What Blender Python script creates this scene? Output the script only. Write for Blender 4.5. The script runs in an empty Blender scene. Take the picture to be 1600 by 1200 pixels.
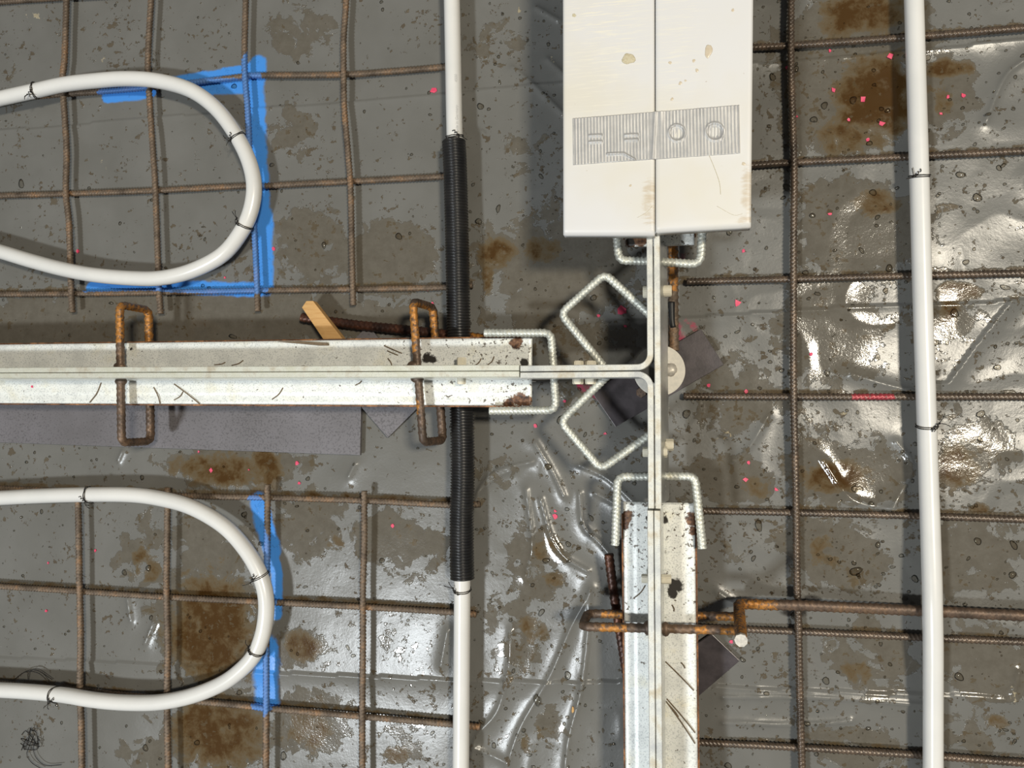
import bpy, bmesh, math, random
import numpy as np
from mathutils import Vector, Matrix

random.seed(7)
RNG = np.random.default_rng(11)
SC = bpy.context.scene
COL = SC.collection

# ------------------------------------------------------------------ camera
F = 1204.0                       # focal length in px of a 1600 x 1200 frame
H = 1.045                        # camera height above the floor, metres
NADIR = (1045.0, 640.0)
_dn = Vector((NADIR[0] - 800, -(NADIR[1] - 600), -F)).normalized()
WZ = -_dn
WX = (Vector((1, 0, 0)) - WZ * WZ.x).normalized()
WY = WZ.cross(WX)
CAMROT = Matrix((WX, WY, WZ))
cam_d = bpy.data.cameras.new('camera')
cam_d.sensor_width = 36.0
cam_d.lens = 36.0 * F / 1600.0
cam_d.clip_start = 0.02
cam = bpy.data.objects.new('camera', cam_d)
COL.objects.link(cam)
cam.matrix_world = Matrix.Translation((0, 0, H)) @ CAMROT.to_4x4()
SC.camera = cam

# ------------------------------------------------------------------ world, lamps, exposure
world = bpy.data.worlds.new('hall')
SC.world = world
world.use_nodes = True
bg = world.node_tree.nodes['Background']
bg.inputs[0].default_value = (0.92, 0.95, 1.0, 1)
bg.inputs[1].default_value = 0.14


def hall_lamp(name, loc, target, sx, sy, power, color):
    d = bpy.data.lights.new(name, 'AREA')
    d.shape = 'RECTANGLE'
    d.size, d.size_y = sx, sy
    d.energy = power
    d.color = color
    o = bpy.data.objects.new(name, d)
    COL.objects.link(o)
    o.location = loc
    o.rotation_euler = (Vector(target) - Vector(loc)).to_track_quat('-Z', 'Y').to_euler()
    return o


hall_lamp('hall_lamp_cool', (-1.75, -1.75, 4.0), (-0.2, 0, 0), 0.45, 0.32, 178, (0.90, 0.96, 1.0))
hall_lamp('hall_lamp_warm', (1.60, 0.40, 4.0), (-0.1, 0, 0), 0.32, 0.45, 178, (1.0, 0.91, 0.75))
SC.view_settings.view_transform = 'Standard'
SC.view_settings.look = 'None'
SC.view_settings.gamma = 1.0
SC.view_settings.use_curve_mapping = False
SC.view_settings.exposure = -0.40


# ------------------------------------------------------------------ helpers
def P(px, py, z=0.0):
    """real-world point at height z seen at a pixel of the photograph"""
    r = CAMROT @ Vector(((px - 800) / F, -(py - 600) / F, -1.0))
    t = (z - H) / r.z
    return Vector((r.x * t, r.y * t, z))


def PL(pts, z):
    return [P(a, b, z) for a, b in pts]


def extend(pts, k=380):
    """carry a run that leaves the picture on beyond its edge"""
    pts = [tuple(p) for p in pts]
    def out(p): return p[0] < -20 or p[0] > 1620 or p[1] < -20 or p[1] > 1220
    def more(a, b):
        d = math.hypot(b[0] - a[0], b[1] - a[1])
        return (b[0] + (b[0] - a[0]) / d * k, b[1] + (b[1] - a[1]) / d * k)
    if out(pts[0]): pts = [more(pts[1], pts[0])] + pts
    if out(pts[-1]): pts = pts + [more(pts[-2], pts[-1])]
    return pts


def tag(o, label=None, cat=None, group=None, kind=None):
    if label: o['label'] = label
    if cat: o['category'] = cat
    if group: o['group'] = group
    if kind: o['kind'] = kind
    return o


def empty(name, loc=(0, 0, 0)):
    o = bpy.data.objects.new(name, None)
    o.empty_display_size = 0.02
    o.location = loc
    COL.objects.link(o)
    return o


def put(o, parent):
    """parent without moving (parents are pure translations)"""
    if parent is not None:
        o.parent = parent
        o.matrix_parent_inverse = Matrix.Translation(-Vector(parent.location)) if parent.type == 'EMPTY' else Matrix()
    return o


def mesh_obj(name, verts, faces, mat, parent=None, smooth=False):
    me = bpy.data.meshes.new(name)
    verts = np.asarray(verts, dtype=np.float32)
    if isinstance(faces, np.ndarray) and faces.ndim == 2:
        n, k = faces.shape
        me.vertices.add(len(verts))
        me.vertices.foreach_set('co', verts.ravel())
        me.loops.add(n * k)
        me.loops.foreach_set('vertex_index', faces.astype(np.int32).ravel())
        me.polygons.add(n)
        me.polygons.foreach_set('loop_start', np.arange(0, n * k, k, dtype=np.int32))
        me.polygons.foreach_set('loop_total', np.full(n, k, dtype=np.int32))
        me.update(calc_edges=True)
        me.validate()
    else:
        me.from_pydata([tuple(map(float, v)) for v in verts], [], [tuple(f) for f in faces])
        me.update()
    if smooth:
        me.polygons.foreach_set('use_smooth', np.ones(len(me.polygons), dtype=bool))
    if mat: me.materials.append(mat)
    o = bpy.data.objects.new(name, me)
    COL.objects.link(o)
    return put(o, parent)


def bm_obj(name, bm, mat, parent=None, smooth=False):
    bmesh.ops.recalc_face_normals(bm, faces=bm.faces[:])
    me = bpy.data.meshes.new(name)
    bm.to_mesh(me)
    bm.free()
    if smooth:
        me.polygons.foreach_set('use_smooth', np.ones(len(me.polygons), dtype=bool))
    me.materials.append(mat)
    o = bpy.data.objects.new(name, me)
    COL.objects.link(o)
    return put(o, parent)


def prism(name, poly, z0, z1, mat, parent=None, bevel=0.0008, jitter=None):
    """bevelled prism over a plan polygon (list of xy); z0/z1 numbers or per-corner lists"""
    bm = bmesh.new()
    n = len(poly)
    z0s = z0 if isinstance(z0, (list, tuple)) else [z0] * n
    z1s = z1 if isinstance(z1, (list, tuple)) else [z1] * n
    lo = [bm.verts.new((p[0], p[1], z0s[i])) for i, p in enumerate(poly)]
    hi = [bm.verts.new((p[0], p[1], z1s[i])) for i, p in enumerate(poly)]
    bm.faces.new(lo)
    bm.faces.new(hi)
    for i in range(n):
        j = (i + 1) % n
        bm.faces.new((lo[i], lo[j], hi[j], hi[i]))
    bmesh.ops.recalc_face_normals(bm, faces=bm.faces[:])
    if bevel:
        bmesh.ops.bevel(bm, geom=bm.edges[:], offset=bevel, segments=2, affect='EDGES', profile=0.6)
    return bm_obj(name, bm, mat, parent)


def set_attr(o, name, rgba):
    a = o.data.attributes.new(name, 'FLOAT_COLOR', 'POINT')
    arr = np.ones((len(o.data.vertices), 4), dtype=np.float32)
    arr[:, :rgba.shape[1]] = rgba
    a.data.foreach_set('color', arr.ravel())


def coords(o):
    a = np.empty(len(o.data.vertices) * 3, dtype=np.float32)
    o.data.vertices.foreach_get('co', a)
    return a.reshape(-1, 3)


def _lat(ix, iy, seed):
    h = (ix.astype(np.int64) * 374761393 + iy.astype(np.int64) * 668265263 + seed * 1442695041) & 0x7fffffff
    h = (h ^ (h >> 13)) * 1274126177 & 0x7fffffff
    h = h ^ (h >> 16)
    return (h & 0xffff) / 65535.0


def vnoise(x, y, scale, seed=0, octs=1):
    """value noise 0..1 on world metres; scale = cell size"""
    out = 0.0
    amp, tot = 1.0, 0.0
    for k in range(octs):
        u, v = x / scale, y / scale
        iu, iv = np.floor(u), np.floor(v)
        fu, fv = u - iu, v - iv
        fu = fu * fu * (3 - 2 * fu)
        fv = fv * fv * (3 - 2 * fv)
        a = _lat(iu, iv, seed + k); b = _lat(iu + 1, iv, seed + k)
        c = _lat(iu, iv + 1, seed + k); d = _lat(iu + 1, iv + 1, seed + k)
        out = out + amp * ((a * (1 - fu) + b * fu) * (1 - fv) + (c * (1 - fu) + d * fu) * fv)
        tot += amp
        amp *= 0.5
        scale *= 0.5
    return out / tot


def seg_dist(x, y, pts):
    """distance of points to a polyline, all in world xy"""
    best = np.full(np.shape(x), 9.0)
    for (a, b) in zip(pts[:-1], pts[1:]):
        dx, dy = b[0] - a[0], b[1] - a[1]
        L = dx * dx + dy * dy + 1e-12
        t = np.clip(((x - a[0]) * dx + (y - a[1]) * dy) / L, 0, 1)
        best = np.minimum(best, np.hypot(x - a[0] - t * dx, y - a[1] - t * dy))
    return best


def smooth_path(pts, step):
    """Catmull-Rom through pts, resampled to equal steps"""
    p = np.array([tuple(v) for v in pts], dtype=float)
    if len(p) == 2:
        q = p
    else:
        e = np.vstack([2 * p[0] - p[1], p, 2 * p[-1] - p[-2]])
        q = []
        for i in range(1, len(e) - 2):
            n = max(4, int(np.linalg.norm(e[i + 1] - e[i]) / max(step, 0.002)) + 1)
            t = np.linspace(0, 1, n, endpoint=False)[:, None]
            q.append(0.5 * ((2 * e[i]) + (-e[i - 1] + e[i + 1]) * t + (2 * e[i - 1] - 5 * e[i] + 4 * e[i + 1] - e[i + 2]) * t ** 2
                            + (-e[i - 1] + 3 * e[i] - 3 * e[i + 1] + e[i + 2]) * t ** 3))
        q = np.vstack(q + [p[-1:]])
    return resample(q, step)


def resample(q, step):
    d = np.r_[0, np.cumsum(np.linalg.norm(np.diff(q, axis=0), axis=1))]
    n = max(2, int(d[-1] / step) + 1)
    s = np.linspace(0, d[-1], n)
    return np.stack([np.interp(s, d, q[:, k]) for k in range(3)], axis=1)


def round_path(pts, rad, step, closed=False):
    """straight legs with rounded corners"""
    p = [Vector(v) for v in pts]
    out = []
    n = len(p)
    rng = range(n) if closed else range(1, n - 1)
    if not closed: out.append(p[0])
    for i in rng:
        a, b, c = p[i - 1], p[i], p[(i + 1) % n]
        u, v = (a - b), (c - b)
        lu, lv = u.length, v.length
        u.normalize(); v.normalize()
        ang = u.angle(v)
        d = min(rad / math.tan(ang / 2), lu * 0.49, lv * 0.49)
        s, e = b + u * d, b + v * d
        for k in range(9):
            t = k / 8
            out.append(s * (1 - t) ** 2 + b * 2 * t * (1 - t) + e * t ** 2)
    if closed: out.append(out[0].copy())
    else: out.append(p[-1])
    return resample(np.array([tuple(v) for v in out]), step)


def frames(path, closed=False):
    t = np.gradient(path, axis=0)
    if closed:
        t[0] = t[-1] = path[1] - path[-2]
    t /= np.linalg.norm(t, axis=1)[:, None] + 1e-12
    up = np.array([0, 0, 1.0])
    if abs(t[0] @ up) > 0.9: up = np.array([1.0, 0, 0])
    n = np.empty_like(t)
    v = up - t[0] * (up @ t[0])
    n[0] = v / np.linalg.norm(v)
    for i in range(1, len(t)):
        v = n[i - 1] - t[i] * (n[i - 1] @ t[i])
        n[i] = v / (np.linalg.norm(v) + 1e-12)
    b = np.cross(t, n)
    return t, n, b


def tube_arrays(path, radius, seg=10, closed=False, rfun=None):
    path = np.asarray(path, float)
    t, n, b = frames(path, closed)
    m = len(path)
    s = np.r_[0, np.cumsum(np.linalg.norm(np.diff(path, axis=0), axis=1))]
    th = np.linspace(0, 2 * math.pi, seg, endpoint=False)
    S, TH = np.meshgrid(s, th, indexing='ij')
    R = np.full_like(S, 1.0) * (radius if np.isscalar(radius) else np.asarray(radius)[:, None])
    if rfun is not None: R = R + rfun(S, TH)
    V = path[:, None, :] + R[..., None] * (np.cos(TH)[..., None] * n[:, None, :] + np.sin(TH)[..., None] * b[:, None, :])
    V = V.reshape(-1, 3)
    i = np.arange(m - 1)[:, None] * seg
    j = np.arange(seg)[None, :]
    j2 = (j + 1) % seg
    faces = np.stack([i + j, i + j2, i + seg + j2, i + seg + j], axis=-1).reshape(-1, 4)
    if not closed:            # caps: rings drawn to the centre point
        c0, c1 = len(V), len(V) + 1
        V = np.vstack([V, path[0], path[-1]])
        jj = np.arange(seg)
        k2 = (jj + 1) % seg
        cap0 = np.stack([np.full(seg, c0), k2, jj, jj], axis=-1)
        cap1 = np.stack([np.full(seg, c1), (m - 1) * seg + jj, (m - 1) * seg + k2, (m - 1) * seg + k2], axis=-1)
        caps = np.vstack([cap0, cap1])[:, :3]
        return V, faces, caps
    return V, faces, None


def tube(name, path, radius, mat, parent=None, seg=10, closed=False, rfun=None, smooth=True):
    V, f, caps = tube_arrays(path, radius, seg, closed, rfun)
    fl = f.tolist()
    if caps is not None: fl += caps.tolist()
    return mesh_obj(name, V, fl, mat, parent, smooth)


def ribs(pitch, height, twist=1.0, longit=True):
    def f(S, TH):
        a = np.sin(TH)
        ph = (S / pitch + twist * np.where(a > 0, TH, -TH) / (2 * math.pi))
        w = np.clip((np.cos(2 * math.pi * ph) - 0.1) * 2.2, 0, 1)
        r = height * w * np.clip(np.abs(a) * 2.6 - 0.2, 0, 1)
        if longit: r = r + height * 0.8 * np.clip(1 - np.abs(np.sin(TH - 0.5)) * 3.0, 0, 1)
        return r - height * 0.5
    return f


# ------------------------------------------------------------------ materials
def new_mat(name):
    m = bpy.data.materials.new(name)
    m.use_nodes = True
    nt = m.node_tree
    b = nt.nodes['Principled BSDF']
    return m, nt, b


def node(nt, typ, **kw):
    n = nt.nodes.new(typ)
    for k, v in kw.items():
        if k in n.inputs: n.inputs[k].default_value = v
        else: setattr(n, k, v)
    return n


def noise(nt, scale, detail=4.0, rough=0.6, vec=None, dist=0.0):
    n = node(nt, 'ShaderNodeTexNoise')
    n.inputs['Scale'].default_value = scale
    n.inputs['Detail'].default_value = detail
    n.inputs['Roughness'].default_value = rough
    n.inputs['Distortion'].default_value = dist
    if vec is not None: nt.links.new(vec, n.inputs['Vector'])
    return n.outputs['Fac']


def objco(nt, scale=(1, 1, 1), loc=(0, 0, 0), rot=(0, 0, 0)):
    tc = node(nt, 'ShaderNodeTexCoord')
    mp = node(nt, 'ShaderNodeMapping')
    mp.inputs['Scale'].default_value = scale
    mp.inputs['Location'].default_value = loc
    mp.inputs['Rotation'].default_value = rot
    nt.links.new(tc.outputs['Object'], mp.inputs['Vector'])
    return mp.outputs['Vector']


def ramp(nt, fac, stops):
    r = node(nt, 'ShaderNodeValToRGB')
    el = r.color_ramp.elements
    while len(el) < len(stops): el.new(0.5)
    for e, (p, c) in zip(el, stops):
        e.position = p
        e.color = (c[0], c[1], c[2], 1) if not np.isscalar(c) else (c, c, c, 1)
    nt.links.new(fac, r.inputs['Fac'])
    return r.outputs['Color']


def sstep(nt, fac, lo, hi):
    r = node(nt, 'ShaderNodeMapRange', interpolation_type='SMOOTHSTEP')
    r.inputs['From Min'].default_value = lo
    r.inputs['From Max'].default_value = hi
    nt.links.new(fac, r.inputs['Value'])
    return r.outputs['Result']


def math2(nt, op, a, b):
    n = node(nt, 'ShaderNodeMath', operation=op)
    for k, v in enumerate((a, b)):
        if isinstance(v, (int, float)): n.inputs[k].default_value = v
        else: nt.links.new(v, n.inputs[k])
    return n.outputs[0]


def mix(nt, fac, a, b):
    n = node(nt, 'ShaderNodeMix', data_type='RGBA')
    if isinstance(fac, (int, float)): n.inputs['Factor'].default_value = fac
    else: nt.links.new(fac, n.inputs['Factor'])
    for k, v in ((6, a), (7, b)):
        if isinstance(v, tuple): n.inputs[k].default_value = (v[0], v[1], v[2], 1)
        else: nt.links.new(v, n.inputs[k])
    return n.outputs[2]


def bump(nt, bsdf, height, strength=0.3, dist=0.001):
    b = node(nt, 'ShaderNodeBump')
    b.inputs['Strength'].default_value = strength
    b.inputs['Distance'].default_value = dist
    nt.links.new(height, b.inputs['Height'])
    nt.links.new(b.outputs['Normal'], bsdf.inputs['Normal'])


def attr(nt, name):
    a = node(nt, 'ShaderNodeAttribute', attribute_name=name)
    s = node(nt, 'ShaderNodeSeparateColor')
    nt.links.new(a.outputs['Color'], s.inputs[0])
    return s.outputs[0], s.outputs[1], s.outputs[2]


def mat_rust(name, dark, mid, orange, orange_at=0.6, metallic=0.35, rough=0.62, painted=False):
    m, nt, b = new_mat(name)
    co = objco(nt)
    n1 = noise(nt, 38, 5, 0.65, co)
    n2 = noise(nt, 330, 4, 0.65, co)
    base = ramp(nt, n1, [(0.30, dark), (0.52, mid), (orange_at + 0.08, orange)])
    col = mix(nt, sstep(nt, n2, 0.45, 0.75), base, dark)
    if painted:
        r, g, bl = attr(nt, 'paint')
        nz = noise(nt, 240, 3, 0.6, co)
        def msk(ch): return sstep(nt, math2(nt, 'ADD', ch, math2(nt, 'MULTIPLY', math2(nt, 'SUBTRACT', nz, 0.5), 0.9)), 0.42, 0.62)
        col = mix(nt, math2(nt, 'MULTIPLY', msk(r), 0.85), col, (0.50, 0.21, 0.035))
        col = mix(nt, math2(nt, 'MULTIPLY', msk(g), 0.62), col, (0.06, 0.27, 0.72))
        col = mix(nt, math2(nt, 'MULTIPLY', msk(bl), 0.6), col, (0.50, 0.03, 0.06))
    nt.links.new(col, b.inputs['Base Color'])
    b.inputs['Metallic'].default_value = metallic
    b.inputs['Roughness'].default_value = rough
    bump(nt, b, n2, 0.35, 0.0006)
    return m


def mat_plain(name, c1, c2, scale=60, rough=0.4, metallic=0.0, bmp=0.0, coat=0.0):
    m, nt, b = new_mat(name)
    co = objco(nt)
    n1 = noise(nt, scale, 5, 0.6, co)
    nt.links.new(mix(nt, sstep(nt, n1, 0.3, 0.7), c1, c2), b.inputs['Base Color'])
    b.inputs['Roughness'].default_value = rough
    b.inputs['Metallic'].default_value = metallic
    b.inputs['Coat Weight'].default_value = coat
    b.inputs['Coat Roughness'].default_value = 0.12
    if bmp: bump(nt, b, noise(nt, scale * 6, 3, 0.6, co), bmp, 0.0006)
    return m


M = {}
M['rebar'] = mat_rust('rusty_mesh_steel', (0.075, 0.054, 0.038), (0.185, 0.137, 0.097), (0.36, 0.19, 0.085), 0.70, painted=True)
M['rebar_wet'] = mat_rust('wet_mesh_steel', (0.042, 0.031, 0.023), (0.105, 0.076, 0.054), (0.18, 0.12, 0.078), 0.72, metallic=0.2, rough=0.34, painted=True)
M['stirrup'] = mat_rust('stirrup_steel', (0.06, 0.042, 0.03), (0.15, 0.10, 0.07), (0.24, 0.14, 0.07), 0.7, rough=0.5, painted=True)
M['darkrod'] = mat_rust('dark_rod_steel', (0.025, 0.012, 0.009), (0.075, 0.03, 0.018), (0.20, 0.07, 0.03), 0.72, rough=0.42, painted=True)
M['rustedge'] = mat_rust('rusty_plate_steel', (0.05, 0.028, 0.02), (0.22, 0.10, 0.045), (0.50, 0.23, 0.09), 0.56, rough=0.65)
M['galv_bar'] = None


def mat_galv_bar():
    m, nt, b = new_mat('galvanised_bar')
    co = objco(nt)
    n1 = noise(nt, 110, 4, 0.6, co)
    n2 = noise(nt, 700, 2, 0.5, co)
    col = ramp(nt, n1, [(0.3, (0.36, 0.37, 0.33)), (0.55, (0.62, 0.63, 0.57)), (0.75, (0.50, 0.47, 0.34))])
    col = mix(nt, sstep(nt, n2, 0.52, 0.7), col, (0.34, 0.35, 0.32))
    nt.links.new(col, b.inputs['Base Color'])
    b.inputs['Metallic'].default_value = 0.4
    b.inputs['Roughness'].default_value = 0.46
    bump(nt, b, n2, 0.25, 0.0005)
    return m


M['galv_bar'] = mat_galv_bar()


def mat_sleeve():
    """galvanised sheet: spangle, dark spatter, scorch and rust where the attribute says"""
    m, nt, b = new_mat('galvanised_sheet')
    co = objco(nt)
    n1 = noise(nt, 26, 4, 0.6, co)
    n2 = noise(nt, 520, 2, 0.5, co)
    sp = noise(nt, 210, 2, 0.55, co)
    spb = noise(nt, 9, 2, 0.5, co)
    col = ramp(nt, n1, [(0.3, (0.68, 0.69, 0.66)), (0.55, (0.82, 0.83, 0.79)), (0.75, (0.74, 0.71, 0.58))])
    col = mix(nt, math2(nt, 'MULTIPLY', sstep(nt, n2, 0.5, 0.66), 0.5), col, (0.36, 0.38, 0.38))
    r, g, bl = attr(nt, 'wear')
    thr = math2(nt, 'ADD', sp, math2(nt, 'MULTIPLY', bl, 0.10))
    col = mix(nt, math2(nt, 'MULTIPLY', sstep(nt, thr, 0.70, 0.745), 0.9), col, (0.09, 0.07, 0.05))
    nz = math2(nt, 'MULTIPLY', math2(nt, 'SUBTRACT', noise(nt, 130, 4, 0.65, co), 0.5), 1.1)
    col = mix(nt, sstep(nt, math2(nt, 'ADD', g, nz), 0.42, 0.62), col, ramp(nt, noise(nt, 160, 4, 0.6, co), [(0.35, (0.025, 0.016, 0.012)), (0.5, (0.12, 0.055, 0.028)), (0.7, (0.26, 0.14, 0.07))]))
    col = mix(nt, sstep(nt, math2(nt, 'ADD', r, nz), 0.40, 0.66), col, (0.022, 0.018, 0.014))
    nt.links.new(col, b.inputs['Base Color'])
    b.inputs['Metallic'].default_value = 0.22
    b.inputs['Roughness'].default_value = 0.46
    bump(nt, b, n2, 0.12, 0.0005)
    return m


M['sleeve'] = mat_sleeve()


def mat_strip(name, cream):
    m, nt, b = new_mat(name)
    co = objco(nt)
    n1 = noise(nt, 45, 5, 0.6, co)
    n2 = noise(nt, 900, 2, 0.5, co)
    a, c = ((0.66, 0.65, 0.52), (0.74, 0.74, 0.64)) if cream else ((0.50, 0.51, 0.50), (0.70, 0.70, 0.64))
    col = ramp(nt, n1, [(0.32, a), (0.52, c), (0.68, (0.56, 0.50, 0.38))])
    col = mix(nt, math2(nt, 'MULTIPLY', sstep(nt, n2, 0.55, 0.7), 0.55), col, (0.30, 0.30, 0.29))
    nt.links.new(col, b.inputs['Base Color'])
    b.inputs['Metallic'].default_value = 0.35
    b.inputs['Roughness'].default_value = 0.36
    bump(nt, b, n2, 0.2, 0.0004)
    return m


M['strip'] = mat_strip('bright_strip_steel', False)
M['web'] = mat_plain('dull_zinc_sheet', (0.30, 0.31, 0.31), (0.46, 0.46, 0.43), 30, 0.34, 0.55, 0.1)
M['strip_cream'] = mat_strip('cream_strip_steel', True)
M['pipe'] = mat_plain('white_pipe_plastic', (0.74, 0.73, 0.70), (0.69, 0.685, 0.66), 14, 0.27, coat=0.25)
M['conduit'] = mat_plain('black_corrugated_plastic', (0.010, 0.010, 0.011), (0.022, 0.021, 0.02), 30, 0.33)
M['wire'] = mat_plain('black_binding_wire', (0.02, 0.018, 0.016), (0.05, 0.045, 0.04), 300, 0.42, 0.6)
M['nylon'] = mat_plain('nylon', (0.74, 0.70, 0.58), (0.66, 0.61, 0.48), 90, 0.42)
M['black'] = mat_plain('black_gap_and_tape', (0.008, 0.008, 0.008), (0.02, 0.02, 0.02), 90, 0.5)
M['cutend'] = mat_plain('pale_cut_steel', (0.62, 0.58, 0.50), (0.45, 0.42, 0.37), 260, 0.45, 0.3)
M['disc'] = mat_plain('pale_disc_coating', (0.70, 0.66, 0.58), (0.58, 0.56, 0.50), 120, 0.5, 0.1, 0.15)
M['ink'] = mat_plain('grey_ink', (0.42, 0.42, 0.41), (0.50, 0.50, 0.49), 300, 0.5)
M['flake'] = mat_plain('pink_flake', (0.72, 0.07, 0.13), (0.62, 0.05, 0.14), 300, 0.5)
M['mortar'] = mat_plain('dried_mortar', (0.62, 0.56, 0.40), (0.50, 0.43, 0.28), 500, 0.7, 0, 0.6)
M['beige_drop'] = mat_plain('beige_drop', (0.56, 0.47, 0.34), (0.62, 0.54, 0.42), 200, 0.25)
M['needle'] = mat_plain('dry_needle', (0.11, 0.075, 0.04), (0.17, 0.12, 0.07), 300, 0.7)


def mat_steel_plate():
    m, nt, b = new_mat('dark_mill_steel')
    co = objco(nt)
    n1 = noise(nt, 9, 4, 0.6, co)
    n2 = noise(nt, 330, 4, 0.7, co)
    n3 = noise(nt, 6, 2, 0.5, co)
    col = ramp(nt, n1, [(0.3, (0.135, 0.126, 0.130)), (0.7, (0.185, 0.174, 0.185))])
    t = math2(nt, 'ADD', n2, math2(nt, 'MULTIPLY', n3, 0.25))
    col = mix(nt, math2(nt, 'MULTIPLY', sstep(nt, t, 0.64, 0.74), 0.55), col, (0.06, 0.054, 0.056))
    nt.links.new(col, b.inputs['Base Color'])
    b.inputs['Roughness'].default_value = 0.55
    b.inputs['Metallic'].default_value = 0.2
    bump(nt, b, n2, 0.2, 0.0006)
    return m


M['plate'] = mat_steel_plate()
M['footplate'] = mat_plain('wet_foot_plate_steel', (0.045, 0.038, 0.040), (0.085, 0.072, 0.076), 40, 0.30, 0.25, 0.12)


def mat_wood():
    m, nt, b = new_mat('pale_pine')
    co = objco(nt, scale=(6, 90, 90))
    n1 = noise(nt, 3.0, 4, 0.6, co)
    n2 = noise(nt, 40, 3, 0.6, objco(nt))
    col = ramp(nt, n1, [(0.3, (0.62, 0.38, 0.15)), (0.6, (0.55, 0.31, 0.11)), (0.75, (0.40, 0.20, 0.06))])
    col = mix(nt, sstep(nt, n2, 0.68, 0.76), col, (0.2, 0.09, 0.03))
    nt.links.new(col, b.inputs['Base Color'])
    b.inputs['Roughness'].default_value = 0.65
    bump(nt, b, n1, 0.3, 0.0008)
    return m


M['wood'] = mat_wood()


def mat_white_panel():
    m, nt, b = new_mat('scuffed_white_plastic')
    co = objco(nt)
    big = noise(nt, 5, 4, 0.6, co)
    scr = noise(nt, 10, 5, 0.7, objco(nt, scale=(3, 46, 1), rot=(0, 0, 0.5)))
    spk = noise(nt, 160, 2, 0.5, co)
    col = ramp(nt, big, [(0.3, (0.665, 0.665, 0.675)), (0.5, (0.67, 0.66, 0.645)), (0.7, (0.66, 0.63, 0.555))])
    r, g, bl = attr(nt, 'wear')
    s = math2(nt, 'MULTIPLY', sstep(nt, scr, 0.50, 0.66), r)
    col = mix(nt, s, col, (0.78, 0.74, 0.62))
    nz = noise(nt, 40, 4, 0.7, objco(nt, scale=(1.2, 5, 1), rot=(0, 0, 0.45)))
    col = mix(nt, math2(nt, 'MULTIPLY', sstep(nt, math2(nt, 'MULTIPLY', g, nz), 0.34, 0.60), 0.5), col, (0.46, 0.34, 0.19))
    col = mix(nt, math2(nt, 'MULTIPLY', sstep(nt, spk, 0.765, 0.80), 0.6), col, (0.35, 0.28, 0.2))
    nt.links.new(col, b.inputs['Base Color'])
    b.inputs['Roughness'].default_value = 0.42
    bump(nt, b, scr, 0.05, 0.0005)
    return m


M['panel'] = mat_white_panel()


def mat_tape():
    m, nt, b = new_mat('silver_cloth_tape')
    co = objco(nt)
    w = node(nt, 'ShaderNodeTexWave', wave_type='BANDS', bands_direction='Y')
    w.inputs['Scale'].default_value = 420
    w.inputs['Distortion'].default_value = 0.6
    nt.links.new(co, w.inputs['Vector'])
    n1 = noise(nt, 60, 4, 0.6, co)
    col = ramp(nt, n1, [(0.3, (0.40, 0.395, 0.385)), (0.7, (0.50, 0.49, 0.47))])
    nt.links.new(col, b.inputs['Base Color'])
    b.inputs['Metallic'].default_value = 0.3
    b.inputs['Roughness'].default_value = 0.38
    bump(nt, b, math2(nt, 'ADD', w.outputs['Fac'], n1), 0.22, 0.0005)
    return m


M['tape'] = mat_tape()


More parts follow.
